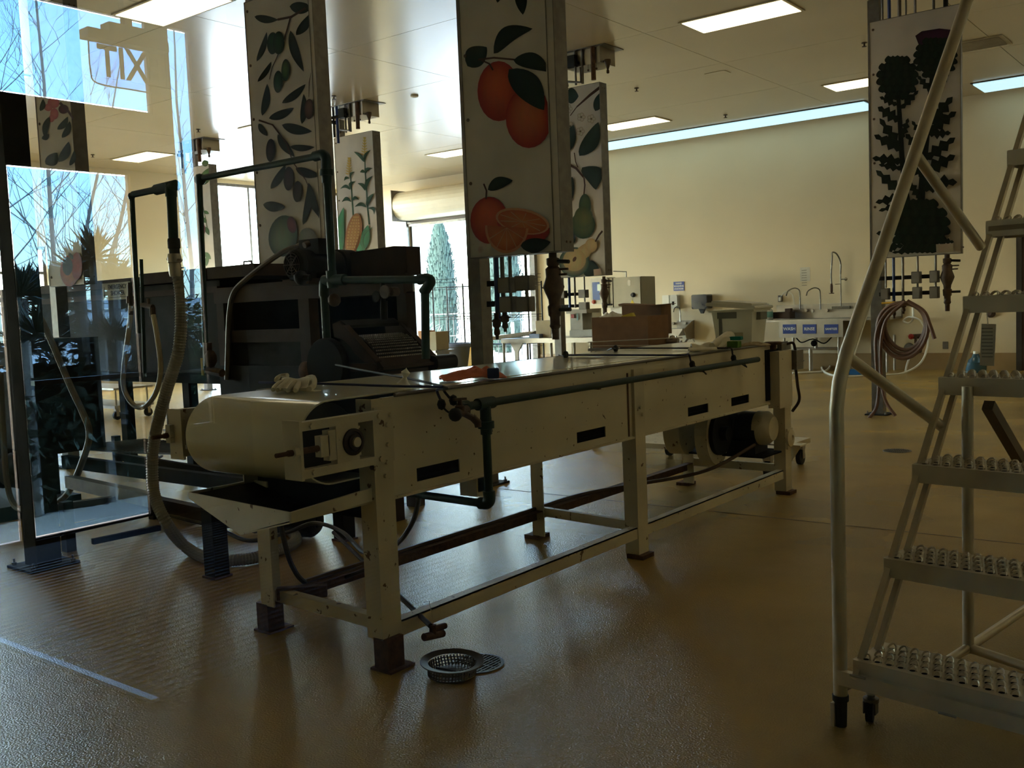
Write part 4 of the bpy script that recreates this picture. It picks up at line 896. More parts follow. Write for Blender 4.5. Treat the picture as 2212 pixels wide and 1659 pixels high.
a.ell(1242, 566, 33, 32, (.46, .33, .15), (.02, .07, .06), -20, (2, -3)).ell(1262, 545, 14, 30, (.50, .37, .18), (.42, .28, .12), 50).ell(1279, 530, 13, 15, (.50, .37, .19), (.44, .30, .14)).ell(1243, 562, 25, 24, (.50, .37, .18), (.44, .30, .13), -20)
a.line([(1288, 522), (1296, 508), (1304, 499)], 3, BR, 5).ell(1243, 560, 6, 3.5, (.08, .04, .02), rot=-60, n=12)
a.fan([(1284, 582), (1300, 580), (1301, 594), (1285, 596)], (.50, .36, .24), (.50, .36, .24))
a.build(bp_, xl, xr-.002)
post(on_y(1209, 700, Y2+.25).x, Y2+.25, 'steel post behind the pear banner', .11)
utilities(Y2+.1, [(1229, 603, 665, .018, bluep), (1241, 603, 665, .014, galv), (1262, 603, 626, .011, galv), (1263, 643, 652, .011, galv)],
          [(1253, 626, 1270, 643), (1254, 653, 1272, 668), (1216, 628, 1224, 644)], [(1210, 637, 1260, 636), (1210, 662, 1260, 661)],
          (1306, 597, 690, 1.0), 'pipes, two small outlet boxes and slim brass valve under the pear banner')
# corn banner
xl, xr = on_y(736, 560, Y2).x, on_y(818, 560, Y2).x
bc = banner(xl, xr, Y2, 1.715, 4.13, .16, 'painted_banner', 'narrow banner painted with tall corn stalks and a yellow corn cob')
a = Art(Y2); LEAFC = (.012, .05, .02); GD = (.42, .30, .06)
for pts in ([(788, 330), (789, 370), (792, 410), (794, 445), (798, 485)], [(757, 373), (759, 400), (761, 430), (764, 475)]): a.line(pts, 2.4, (.03, .08, .04), 4)
for (x, y0, y1) in ((788, 296, 334), (755, 340, 376)):
    a.line([(x, y0), (x, y1)], 2, GD)
    for k in range(7):
        yy = y0+(y1-y0)*(k+.6)/7
        for sg_ in (-1, 1): a.leaf(x, yy+3, x+sg_*(3+k*.9), yy-4+k*.6, 2.6, GD, n=4)
for q in [(788, 350, 766, 328, 7, .1), (788, 350, 802, 324, 6, -.15), (790, 372, 779, 372, 7, .2), (790, 378, 807, 364, 7, -.3), (791, 412, 774, 396, 8, .2), (792, 410, 807, 380, 8, -.15), (794, 448, 768, 447, 8, .25), (794, 446, 809, 418, 9, -.1), (795, 450, 810, 464, 7, -.4),
          (757, 385, 745, 391, 6, .3), (758, 384, 768, 371, 5, -.2), (759, 410, 737, 408, 7, .3), (759, 409, 770, 392, 7, -.3), (761, 436, 740, 437, 8, .35), (762, 434, 778, 432, 7, -.35)]: a.leaf(*q[:5], bend=q[5])
a.leaf(740, 545, 744, 448, 20, (.03, .17, .07), bend=-.06).leaf(774, 548, 797, 486, 24, (.03, .17, .07), bend=.05).leaf(792, 545, 808, 490, 10, (.03, .13, .05), bend=-.3)
a.ell(766, 506, 17, 46, (.50, .25, .06), (.30, .12, .03), 10)
for r_ in range(13):
    for c_ in range(4):
        t = (r_+.5)/13; hw = 14*math.sin(PI*min(.97, t*.8+.12)); a.ell(772-12*t+(c_-1.5)*hw*.5, 466+84*t, hw*.22+.4, 3.0, (.62, .36, .10), (.34, .16, .04), n=6)
a.build(bc, xl, xr-.002)
post(on_y(735, 300, Y2+.22).x, Y2+.22, 'steel post left of the corn banner', .11)
utilities(Y2+.1, [(737, 272, 255, .012, galv), (742, 272, 240, .016, bluep), (768, 272, 240, .012, galv), (797, 270, 235, .02, rust)], [], [], None, 'pipes rising from the top of the corn banner')
# artichoke banner
xl, xr = on_y(1884, 553, Y2).x, on_y(2076, 548, Y2).x
ba = banner(xl, xr, Y2, 1.715, on_y(1900, 45, Y2).z, .06, 'painted_banner', 'banner painted with dark artichokes, crossed by the ladder handrail')
a = Art(Y2); AC = (.006, .010, .006); LEAFC = (.007, .012, .007)
def bulb(cx_, cy_, rx, ry, n=7):
    a.ell(cx_, cy_, rx*.94, ry*.94, (.008, .014, .008), AC)
    a.leaf(cx_, cy_-ry*.5, cx_, cy_-ry*1.08, rx*.7, (.008, .014, .008), n=6)
    for r_ in range(6):
        m_ = 4+r_ % 2
        for k in range(m_+1):
            tt = (r_-2.5)/2.9; x = cx_+rx*.84*(k/m_*2-1)*math.sqrt(1-tt*tt); yy = cy_+ry*tt; w_ = rx*.42
            a.leaf(x, yy+ry*.18, x+(x-cx_)*.10, yy-ry*.20, w_, (.007+.003*((r_+k) % 2), .014, .008), n=6)
bulb(1939, 169, 43, 46)
a.fan([(1978, 78), (1992, 68), (2030, 62), (2064, 66), (2060, 98), (1988, 104)], (.06, .015, .04), (.03, .01, .025))
bulb(2022, 126, 45, 42)
a.line([(1942, 205), (1946, 262), (1950, 337), (1956, 400), (1962, 440)], 9, AC, 14).line([(2016, 160), (2008, 240), (2003, 300), (1996, 370), (1991, 440)], 10, AC, 16)
for q in [(1940, 228, 1902, 210, 12), (1948, 236, 1986, 196, 12), (1946, 262, 1898, 232, 20), (1950, 300, 1964, 256, 12), (1950, 325, 1890, 292, 18), (1948, 322, 1902, 256, 18), (1950, 350, 1886, 342, 18), (1952, 365, 1900, 356, 12), (1952, 420, 1894, 368, 18),
          (1956, 425, 1893, 438, 16), (1958, 420, 1932, 392, 12), (1960, 440, 1900, 456, 12), (2014, 200, 1984, 164, 12), (2012, 210, 2048, 170, 14), (2008, 270, 2060, 210, 22), (2006, 285, 2068, 242, 20), (2008, 290, 2056, 288, 16), (1998, 330, 1958, 290, 18),
          (2000, 345, 2066, 298, 20), (1996, 380, 1968, 354, 18), (1998, 372, 2066, 336, 22), (1996, 395, 2070, 394, 24), (1990, 430, 1966, 392, 14), (2000, 300, 1972, 262, 12), (1996, 410, 2050, 402, 14)]: a.leaf(*q[:4], q[4]*1.3, jag=1, n=8)
bulb(1990, 489, 62, 56)
for q in [(1950, 500, 1896, 505, 20), (1955, 530, 1900, 538, 16), (1985, 540, 1930, 546, 12), (2030, 520, 2064, 523, 14), (1930, 545, 1918, 520, 12)]: a.leaf(*q, jag=1, n=8)
a.fan([(2025, 528), (2062, 526), (2063, 544), (2026, 546)], (.42, .34, .24), (.42, .34, .24))
a.build(ba, xl, xr)
post(on_y(1897, 700, Y2+.15).x, Y2+.15, 'brown steel post left of the artichoke banner', .12)
PX_ = Y2+.05
utilities(PX_, [(1913, 553, 622, .010, galv), (1930, 553, 650, .016, bluep), (1950, 553, 648, .014, galv), (1982, 553, 588, .012, galv), (2021, 551, 586, .012, galv), (1982, 612, 622, .012, galv), (2021, 610, 620, .012, galv), (1897, 20, -60, .012, galv)],
          [(1905, 623, 1922, 647), (1971, 587, 1990, 612), (2010, 585, 2029, 610), (1973, 620, 1991, 645), (2010, 619, 2029, 644)], [(1900, 602, 2012, 598), (1900, 636, 2012, 631)],
          (2047, 550, 672, 1.15), 'pipes, five outlet boxes and brass valve under the artichoke banner', knobs=[(1931, 650, 688, brass, .016), (1951, 648, 678, brass, .018)])
up = Thing('pipe_riser', 'blue, grey and dark pipes rising above the artichoke banner to the ceiling', 'pipes', (xl+.5, Y2+.06, ZT))
for px, r, m in ((1906, .014, galv), (1921, .018, bluep), (1943, .02, galv), (1957, .01, galv), (1977, .014, galv), (2017, .014, galv), (2043, .024, darkst)):
    q = on_y(px, 40, Y2+.06); up.part('pipe', MB().cyl((q.x, Y2+.06, 4.10), (q.x, Y2+.06, ZC), r, 8), m)
# leafy banner far left and floral banner
xl, xr = on_y(428, 560, Y2).x, on_y(447, 400, Y2).x+.09
xl = xr-.85
bl = banner(xl, xr, Y2, 1.715, 4.13, .16, 'painted_banner', 'far banner with small green leaves beside the bright corner window')
a = Art(Y2); LEAFC = (.05, .10, .03)
for q in [(436, 355, 452, 350, 14), (436, 400, 454, 362, 22), (438, 470, 446, 482, 9), (440, 456, 452, 462, 7), (444, 490, 452, 508, 9), (442, 545, 456, 560, 10), (446, 575, 450, 545, 8)]: a.leaf(*q)
a.ell(436, 496, 8, 14, (.25, .04, .03), (.12, .02, .02)).line([(438, 440), (444, 470), (448, 492)], 1.5, (.05, .08, .03))
a.build(bl, xl, xr)
Y3 = 4.45
xl, xr = on_y(88, 350, Y3).x, on_y(162, 350, Y3).x
bf = banner(xl, xr, Y3, 1.70, 4.13, .12, 'painted_banner', 'banner painted with pink blossom and peppers, seen through the window reflection at left')
a = Art(Y3); LEAFC = (.02, .035, .028); PK = (.42, .10, .12)
for cx_, cy_, rx, ry in ((116, 222, 13, 12), (105, 232, 9, 8), (118, 246, 9, 12), (112, 256, 6, 8)): a.ell(cx_, cy_, rx, ry, (.55, .18, .18), PK)
a.ell(138, 236, 11, 10, (.10, .02, .04), (.05, .015, .025)).line([(130, 222), (148, 240), (160, 258)], 6, (.05, .02, .03), 4)
for q in [(88, 240, 94, 214, 12), (108, 252, 100, 302, 14), (125, 280, 148, 252, 14), (135, 298, 152, 262, 14), (100, 355, 125, 330, 26), (128, 350, 150, 306, 20), (152, 358, 162, 325, 12), (92, 300, 108, 290, 12), (95, 395, 130, 380, 22), (120, 430, 150, 400, 22), (100, 470, 125, 440, 24)]: a.leaf(*q, bend=.1)
a.ell(152, 585, 20, 34, (.45, .13, .03), (.30, .05, .03)).ell(168, 575, 12, 30, (.40, .04, .04), (.25, .03, .03)).ell(148, 575, 11, 20, (.03, .05, .06)).leaf(160, 560, 150, 545, 8)
a.build(bf, xl-.3, xr+.2)
post(xl-.25, Y3+.2, 'steel post behind the banner of pink blossom', .11)
post(on_y(447, 400, Y2).x-.7, Y2+.24, 'steel post behind the far small leafy banner', .11)
# ceiling boxes
ceiling_unit(on_z(1285, 105, ZC).x-.12, Y2-.35, 'steel service box on the ceiling above the pear banner')
ceiling_unit(on_z(805, 230, ZC).x-.05, Y2-.35, 'steel service box on the ceiling above the corn banner')
ceiling_unit(on_z(455, 305, ZC).x-.05, Y2-.35, 'steel service box on the ceiling above the small far leafy banner')
post(-5.47, 2.62, 'tall dark steel post with base plate at the far left foreground', .14, m=darkst)
post(-12.05, 6.25, 'steel post with base plate far left beyond the trough', .12, 2.0)
# sprinklers and air diffuser
sm = MB().lathe((0, 0, 0), (0, 0, -1), [(.035, 0), (.035, .008), (.012, .012), (.010, .04), (.03, .045), (.03, .05), (0, .052)], 10)
for k, (px, py, lb) in enumerate(((721, 207, 'left of the corn banner top'), (1375, 190, 'right of the pear banner top'), (1567, 248, 'above the long skylight'), (1867, 92, 'left of the artichoke banner'), (428, 279, 'above the far leafy banner'), (200, 334, 'far left, in the mirrored sky'))):
    q = on_z(px, py, ZC)
    if k == 0:
        spm = sm.mesh('sprinkler_head'); spm.materials.append(brass)
    o = bpy.data.objects.new('sprinkler_head', spm); COL.objects.link(o); o.location = (q.x, q.y, ZC-.001); o['label'] = 'small ceiling sprinkler head '+lb; o['category'] = 'sprinkler'; o['group'] = 'sprinkler heads on the ceiling'
df = Thing('air_diffuser', 'square ceiling air grille right of the artichoke banner', 'vent', (-3.03, 13.85, ZC))
df.part('frame', MB().box(-3.35, -2.72, 13.55, 14.15, ZC-.012, ZC-.001), framem)
for k in range(12): df.part('louvre', MB().box(-3.30, -2.77, 13.60+k*.043, 13.615+k*.043, ZC-.022, ZC-.012), framem)
df.part('damper', MB().box(-3.05, -2.78, 13.6, 14.1, ZC-.014, ZC-.0125), dark)
q = on_z(1550, 158, ZC); solo('ceiling_hatch', MB().box(q.x-.15, q.x+.15, q.y-.1, q.y+.1, ZC-.006, ZC-.001), ceilm, 'small flush ceiling cover plate between two ceiling lights', 'cover plate')
q = on_z(895, 206, ZC); solo('smoke_detector', MB().lathe((q.x, q.y, ZC-.001), (0, 0, -1), [(.06, 0), (.055, .02), (.03, .03), (0, .03)], 16), white, 'flat round detector on the bright ceiling near the orange banner', 'detector')

# ------------------------------------------------------------------ olive mill / press line behind the conveyor
YP = 4.8
def py_(px, py, y=YP): return on_y(px, py, y)
def rect(mb, px0, py0, px1, py1, y0=YP, d=.1, yref=None):
    a, b = on_y(px0, py0, yref or y0), on_y(px1, py1, yref or y0)
    return mb.box(min(a.x, b.x), max(a.x, b.x), y0, y0+d, min(a.z, b.z), max(a.z, b.z))
X0, X1 = py_(462, 575).x, py_(905, 620).x     # frame sides
ms = Thing('washing_machine_frame', 'brown stained steel mill with motor on top, sloping chute and perforated drum', 'machine', ((X0+X1)/2, YP+.5, 0))
ms.o.name = 'olive_mill'
zt1, zt2 = py_(700, 612).z, py_(700, 640).z; X1 = py_(876, 620).x; XR_ = on_y(872, 650, YP+1.04).x
for x, y in ((X0, YP), (X1-.09, YP), (X0, YP+.95), (XR_-.09, YP+.95)): ms.part('corner_post', MB().box(x, x+.09, y, y+.09, 0, zt2), brownst)
ms.part('top_rail', MB().box(X0, X1, YP-.02, YP+.07, zt2-.01, zt1+.02), brownst); ms.part('top_rail', MB().box(X0, XR_, YP+.95, YP+1.04, zt2-.01, zt1+.02), brownst)
mid = py_(660, 700).x; ms.part('centre_post', MB().box(mid-.06, mid+.06, YP-.01, YP+.08, .5, zt2), brownst)
sb = MB(); rect(sb, 470, 715, 650, 738, YP-.01, .06); ms.part('shelf_rail', sb, brownst)
ms.part('side_panel', MB().box(X0+.04, mid, YP+.06, YP+.075, .45, zt2-.32).box(X0+.01, X0+.03, YP+.09, YP+.95, .45, zt2), darkst)
ms.part('back_panel', MB().box(X0, mid+.05, YP+.9, YP+.92, .3, zt2).box(mid+.05, XR_, YP+.9, YP+.92, .3, py_(800, 695, YP+.9).z).box(mid+.05, XR_, YP+.9, YP+.92, py_(800, 655, YP+.9).z, zt2).box(py_(812, 680, YP+.9).x, XR_, YP+.9, YP+.92, .3, zt2).box(mid+.05, py_(681, 680, YP+.9).x, YP+.9, YP+.92, .3, zt2), darkst)
ms.part('lower_panel', MB().box(X0, mid, YP-.012, YP+.0, .42, py_(560, 790).z), darkst)
ms.part('top_plate', MB().box(X0+.3, X1, YP+.0, YP+.16, zt1+.02, zt1+.035).box(X0+.3, XR_, YP+.16, YP+1.0, zt1+.02, zt1+.035), brownst)
hb0, hb1 = py_(752, 540, YP+.15), py_(877, 532, YP+.15)
ms.part('gear_housing', MB().prism([V((hb0.x+.02, YP+.15, zt1+.03)), V((hb1.x, YP+.15, zt1+.03)), V((hb1.x, YP+.15, hb1.z)), V((hb1.x-.12, YP+.15, hb1.z+.01)), V((hb0.x+.02, YP+.15, hb0.z-.02))], (0, .14, 0)), brownst)
YM = 4.5; mc_ = on_y(631, 572, YM); MR = .105
mt_ = ms.part('electric_motor', MB().lathe((mc_.x, YM, mc_.z), (0, 1, 0), [(0, 0), (MR*.86, 0), (MR*1.02, .015), (MR*1.05, .05), (MR*.98, .06), (MR, .065), (MR, .40), (MR*.95, .41), (MR*1.1, .42), (MR*1.1, .55), (MR*.7, .62), (0, .62)], 30), darkst)
fan = MB()
for r_ in (.022, .042, .062, .082): fan.tube([(mc_.x+r_*math.cos(t), YM-.006, mc_.z+r_*math.sin(t)) for t in [k*PI/9 for k in range(18)]], .004, 4, closed=True)
for k in range(4): fan.beam((mc_.x+.086*math.cos(k*PI/4), YM-.006, mc_.z+.086*math.sin(k*PI/4)), (mc_.x-.086*math.cos(k*PI/4), YM-.006, mc_.z-.086*math.sin(k*PI/4)), .006, .006)
ms.part('fan_grille', fan, mat('motor_grille', (.07, .05, .04), .6), parent=mt_); ms.part('fan_opening', MB().cyl((mc_.x, YM-.003, mc_.z), (mc_.x, YM-.001, mc_.z), .086, 24), dark, parent=mt_)
jb = MB(); rect(jb, 645, 519, 689, 548, YM+.15, .14); ms.part('junction_box', jb, darkst, parent=mt_)
ms.part('motor_foot', MB().box(mc_.x-.10, mc_.x+.10, YM+.08, YM+.13, zt1+.03, mc_.z-.06).box(mc_.x-.10, mc_.x+.10, YM+.36, YM+.41, zt1+.03, mc_.z-.06), darkst, parent=mt_)
ms.part('motor_cradle', MB().box(mc_.x-.14, mc_.x+.14, YM+.02, YM+.5, zt1-.01, zt1+.03), brownst)
ms.part('cable_gland', MB().cyl(on_y(667, 526, YM+.14), on_y(657, 530, YM+.10), .022, 10), brass, parent=mt_)
cb = [py_(x, y, YP-.03+dy) for x, y, dy in ((655, 530, .06), (620, 540, .03), (580, 565, 0), (535, 600, 0), (505, 632, 0), (495, 680, 0), (492, 760, 0), (490, 820, 0))]
ms.part('power_conduit', MB().tube(bez(cb, 8), .021, 8), mat('grey_conduit', (.12, .10, .085), .5))
# chute (falling to the right) with side cheeks and the perforated drum, axis along y
YC0, YC1 = 4.30, 4.77
def cheek(pts, y, m=brownst): ms.part('chute_cheek', MB().prism([on_y(a_, b_, y) for a_, b_ in pts], (0, .02, 0)), m)
fc = [(718, 700), (735, 692), (750, 704), (770, 728), (793, 753), (820, 782), (828, 794), (816, 798), (785, 780), (767, 765), (756, 748), (741, 734), (722, 728)]
cheek(fc, YC0)
S_ = V((0, YC1-YC0, 0))
ms.part('chute_cheek', MB().prism([on_y(a_, b_, YC0)+S_ for a_, b_ in fc], (0, .02, 0)), brownst)
ms.part('cheek_flange', MB().beam(on_y(750, 703, YC0)+V((0, -.01, 0)), on_y(820, 781, YC0)+V((0, -.01, 0)), .05, .008, up=(0, 0, 1)).beam(on_y(750, 703, YC0)+S_+V((0, .03, 0)), on_y(820, 781, YC0)+S_+V((0, .03, 0)), .05, .008), brownst)
dc = on_y(757, 806, YC0); RD_ = .235
dr = ms.part('drum', MB().lathe((dc.x, YC0+.03, dc.z), (0, 1, 0), [(0, 0), (RD_, 0), (RD_, YC1-YC0-.04), (0, YC1-YC0-.04)], 40), darkst)
ph = MB()
for i in range(13):
    t = math.radians(18+i*6)
    for j in range(24):
        y = YC0+.045+j*.0175+(.009 if i % 2 else 0)
        ph.cbox(V((dc.x+(RD_+.003)*math.cos(t), y, dc.z+(RD_+.003)*math.sin(t))), (.006, .010, .010), Matrix.Rotation(-t, 3, 'Y'))
ms.part('drum_perforation', ph, mat('punched_zinc', (.32, .29, .25), .4, .5, .1), parent=dr, kind='stuff')
e0, e1 = on_y(795, 762, YC0), on_y(826, 796, YC0)
ms.part('chute_plate', MB().prism([e0, e1, e1+S_, e0+S_], (0, 0, -.01)), brownst)
ms.part('chute_lip', MB().beam(e1, e1+S_, .02, .02), brownst)
ms.part('drum_cover', MB().prism([on_y(735, 692, YC0), on_y(750, 703, YC0), on_y(750, 703, YC0)+S_, on_y(735, 692, YC0)+S_], (0, 0, -.02)), darkst)
fk = on_y(706, 790, YC0-.1); ms.part('flywheel', MB().lathe((fk.x, YC0-.12, fk.z), (0, 1, 0), [(0, 0), (.17, 0), (.178, .01), (.178, .05), (.17, .06), (0, .06)], 36), mat('black_guard', (.012, .011, .011), .7, 0, spec=.15))
hb_0, hb_1 = on_y(722, 800, YC0), on_y(815, 800, YC0)
ms.part('hopper_base', MB().box(hb_0.x, hb_1.x, YC0+.06, YC1, .70, hb_0.z-.01).box(hb_0.x, hb_0.x+.10, YC0-.02, YC0+.05, .6, on_y(722, 785, YC0).z).box(hb_0.x, hb_1.x, YC0-.02, YC0+.05, on_y(722, 795, YC0).z-.02, on_y(722, 785, YC0).z), brownst)
ms.part('base_support', MB().box(hb_0.x, hb_0.x+.08, YC0+.1, YC0+.18, 0, .7).box(hb_1.x-.08, hb_1.x, YC0+.1, YC0+.18, 0, .7).box(hb_0.x, hb_0.x+.08, YC1-.1, YC1-.02, 0, .7), brownst)
ms.part('outfeed_cover', MB().rbox(on_y(932, 785, YC1)+V((0, .1, 0)), (.12, .2, .10), .04), blackm)
ms.part('lower_body', MB().box(X0+.02, XR_-.02, YP+.1, YP+.9, .42, .5), dark)
ms.part('pump', MB().lathe((on_y(688, 800, 4.5).x, 4.5, on_y(688, 800, 4.5).z), (0, -1, 0), [(0, 0), (.07, 0), (.07, .12), (.04, .14), (0, .14)], 14), rust)
# trough to the left
xt0, xt1 = py_(-160, 640).x, py_(462, 575).x-.02
trg = Thing('feed_trough', 'long dark steel trough with two lift-off lids along the left side', 'trough', ((xt0+xt1)/2, YP+.5, 0))
zl = py_(380, 583).z; zb_ = py_(380, 812).z
xm = py_(296, 590).x
trg.part('trough_body', MB().box(xt0, xt1, YP+.06, YP+.95, zb_, zl-.11), darkst)
trg.part('top_rim', MB().box(xt0-.01, xm-.02, YP+.02, YP+1.0, zl-.11, zl-.03), brownst)
trg.part('lower_rim', MB().box(xt0-.01, xt1, YP+.03, YP+1.0, zl-.21, zl-.16), brownst)
for x in (xt0+.4, xt0+1.4, xt0+2.35): trg.part('stiffener', MB().box(x, x+.06, YP+.02, YP+.06, zb_, zl-.2), darkst)
l1x0, l1x1 = py_(296, 590).x, py_(435, 580).x; l2x0, l2x1 = py_(442, 576).x, py_(610, 565, YP+.3).x
for x0_, x1_, hx_ in ((l1x0, l1x1, py_(327, 585).x), (l2x0, l2x1, py_(535, 568, YP+.3).x)):
    lid = trg.part('lid', MB().box(x0_, x1_, YP+.02, YP+.98, zl-.10, zl-.005), brownst)
    trg.part('lid_handle', MB().tube([(hx_-.055, YP+.3, zl-.005), (hx_-.05, YP+.3, zl+.04), (hx_+.05, YP+.3, zl+.04), (hx_+.055, YP+.3, zl-.005)], .008, 6), brownst, parent=lid)
trg.part('bottom_channel', MB().box(xt0, xt1+.05, YP-.0, YP+.08, zb_-.06, zb_+.02).box(xt0, xt1, YP+.9, YP+.98, zb_-.06, zb_+.02), dark)
for px in (262, 30, 400):
    q = py_(px, 900)
    trg.part('leg', MB().box(q.x-.045, q.x+.045, YP+.02, YP+.11, 0, zb_).box(q.x-.07, q.x+.07, YP, YP+.14, 0, .01), darkst)
trg.part('rear_leg', MB().box(xt0+.2, xt0+.29, YP+.85, YP+.94, 0, zb_).box(xt1-.3, xt1-.21, YP+.85, YP+.94, 0, zb_), darkst)
# emergency shower sign
q0, q1 = py_(219, 613, YP+.01), py_(283, 648, YP+.01)
sx = (q0.x+q1.x)/2; sz = (py_(219, 616, YP).z+py_(283, 642, YP).z)/2; swd, sht = q1.x-q0.x, .155
es = Thing('emergency_sign', 'cream EMERGENCY SHOWER sign hanging on the dark trough', 'sign', (sx, YP+.0, sz))
es.part('plate', MB().cbox((sx, YP+.0165, sz), (swd, .005, sht)), mat('cream_sign', (.42, .37, .22), .6, 0, .05))
inkm = mat('sign_ink', (.02, .015, .01), .7)
es.part('lettering', text_mb('EMERGENCY', .058, (sx+.02, YP+.0125, sz+.038), (1, 0, 0), (0, 0, 1), .001, sx=.95, bold=.0012), inkm)
es.part('lettering', text_mb('SHOWER', .058, (sx+.02, YP+.0125, sz-.018), (1, 0, 0), (0, 0, 1), .001, sx=.95, bold=.0012), inkm)
es.part('lettering', MB().cbox((sx+.02, YP+.0125, sz-.055), (swd*.6, .001, .004)), inkm)
es.part('arrow', MB().cbox((sx-swd*.42, YP+.0125, sz+.01), (.008, .001, .07)).prism([V((sx-swd*.42-.015, YP+.0125, sz-.025)), V((sx-swd*.42+.015, YP+.0125, sz-.025)), V((sx-swd*.42, YP+.0125, sz-.055))], (0, -.001, 0)), inkm)
# overhead green pipework
YQ = 4.35
gq = lambda px, py, y=YQ: on_y(px, py, y)
pw = Thing('overhead_pipework', 'dark green pipework arching over the mill from the left riser to the right drop', 'pipe', gq(705, 600))
h1 = [gq(432, 388), gq(690, 336), ]
pw.part('pipe_run', MB().cyl(gq(440, 384), gq(692, 336), .023, 12), greenp)
pw.part('elbow', MB().tube(bez([gq(680, 338), gq(697, 334), gq(704, 342), gq(705, 358)], 5), .034, 12), greenp)
pw.part('union', MB().lathe(gq(705, 355), (gq(706, 400)-gq(705, 355)), [(0, 0), (.034, 0), (.034, .03), (.046, .032), (.046, .07), (.034, .072), (.032, .12), (0, .12)], 12), greenp)
pw.part('drop', MB().cyl(gq(706, 380), gq(718, 598), .027, 12), greenp)
pw.part('tee', MB().cyl(gq(715, 585), gq(719, 622), .036, 12).cyl(gq(700, 606), gq(745, 604), .036, 12), greenp)
pw.part('pipe_run', MB().cyl(gq(740, 605), gq(915, 604), .024, 12), greenp)
pw.part('elbow', MB().tube(bez([gq(905, 604), gq(922, 602), gq(930, 608), gq(922, 622), gq(915, 632)], 5), .032, 12), greenp)
pw.part('drop', MB().cyl(gq(918, 625), gq(920, 775), .026, 12), greenp)
pw.part('elbow', MB().tube(bez([gq(722, 606), gq(703, 607), gq(700, 620), gq(700, 640)], 5), .034, 12), greenp)
pw.part('drop', MB().cyl(gq(700, 630), gq(712, 830), .028, 12), greenp)
pw.part('stub', MB().cyl(gq(826, 610), gq(828, 680), .016, 10).lathe(gq(828, 640), (0, -1, 0), [(.01, -.02), (.015, .05), (.035, .055), (.035, .065), (0, .066)], 10).cyl(gq(829, 650), gq(830, 690), .024, 10), darkst)
pw.part('gate_valve', MB().lathe(gq(850, 630), (0, -1, 0), [(0, -.03), (.03, -.03), (.03, .03), (.012, .04), (.012, .07), (.042, .072), (.042, .08), (0, .08)], 12).sph(gq(722, 648), .045, 10), brass)
pw.part('gate_valve', MB().sph(gq(650, 600), .05, 10).cyl(gq(630, 600), gq(670, 600), .022, 8), darkst)
rs = Thing('riser_pipe', 'dark green vertical riser pipe at left with its short top arm and yellow valve lever', 'pipe', gq(433, 800))
rs.part('riser', MB().cyl(gq(430, 380), gq(446, 800), .022, 12).sph(gq(432, 388), .045, 10), greenp)
rs.part('foot_valve', MB().sph(gq(455, 775), .05, 10, (1, 1, 1.4)).cyl(gq(448, 740), gq(450, 790), .032, 8).cyl(gq(450, 800), gq(480, 806), .03, 8), brass)
rs.part('lever', MB().cbox(gq(437, 792), (.018, .012, .13)), mat('yellow_lever', (.60, .36, .02), .5), 'yellow valve lever')
hp = Thing('hose_drop_pipe', 'dark green pipe drop holding the ribbed suction hose', 'pipe', V((-4.55, 3.0, 1.6)))
h3 = lambda px, py: on_y(px, py, 3.0)
hp.part('arm', MB().cyl(h3(288, 420), h3(355, 406), .0185, 12), greenp)
hp.part('tee', MB().cyl(h3(338, 410), h3(380, 400), .029, 12).cyl(h3(369, 396), h3(370, 425), .03, 12), greenp)
hp.part('drop', MB().cyl(h3(370, 415), h3(375, 525), .026, 12), greenp)
hp.part('coupling', MB().lathe(h3(375, 515), (0, 0, -1), [(0, 0), (.03, 0), (.033, .01), (.033, .05), (.028, .055), (.028, .08), (0, .08)], 12), blackm)
hp.part('hose_fitting', MB().lathe(h3(376, 548), (0, 0, -1), [(0, 0), (.032, 0), (.036, .015), (.036, .045), (.03, .05), (.033, .06), (.033, .10), (.029, .12), (0, .12)], 12).cyl(h3(362, 560), h3(392, 562), .008, 6), steel)
hp.part('elbow', MB().sph(h3(284, 424), .022, 8).cyl(h3(285, 424), h3(300, 720), .014, 8), greenp)
hose('loop_hose', [on_y(283, 660, 4.2), on_y(280, 700, 4.2), on_y(268, 790, 4.2), on_y(268, 840, 4.2), on_y(290, 876, 4.2), on_y(315, 876, 4.2), on_y(338, 845, 4.2), on_y(347, 795, 4.2), on_y(340, 730, 4.2), on_y(331, 680, 4.2)], .020, tanhose, 'tan hose hanging in a loop in front of the trough')
hf = Thing('hose_bibs', 'pair of brass hose taps holding the tan loop hose', 'tap', on_y(325, 660, 4.2))
hf.part('tap', MB().cyl(on_y(330, 684, 4.2), on_y(329, 664, 4.2), .022, 8).cyl(on_y(305, 658, 4.2), on_y(330, 663, 4.2), .02, 8).cyl(on_y(320, 645, 4.2), on_y(321, 660, 4.2), .012, 8), brass)
hf.part('connector', MB().cyl(on_y(280, 610, 4.2), on_y(283, 680, 4.2), .018, 8).cyl(on_y(281, 640, 4.2), on_y(281.5, 655, 4.2), .03, 8), brass)
hf.part('feed_pipe', MB().cyl(on_y(305, 560, 4.2), on_y(313, 815, 4.2), .014, 8), greenp)
hose('work_hose', [on_y(84, 680, 3.3), on_y(110, 735, 3.3), on_y(150, 830, 3.3), on_y(178, 890, 3.3), on_y(193, 935, 3.3), on_y(182, 985, 3.3), on_y(150, 1060, 3.3), on_y(118, 1090, 3.3)], .022, mat('grey_hose', (.13, .11, .085), .5), 'grey hose hanging in a curve right of the dark post')
hose('work_hose', [on_y(0, 790, 3.0), on_y(8, 950, 3.0), on_y(15, 1040, 3.0), on_y(30, 1090, 3.0), on_y(60, 1105, 3.0)], .02, mat('grey_hose', (.13, .11, .085), .5), 'brown hose at the extreme left edge beside the dark post')
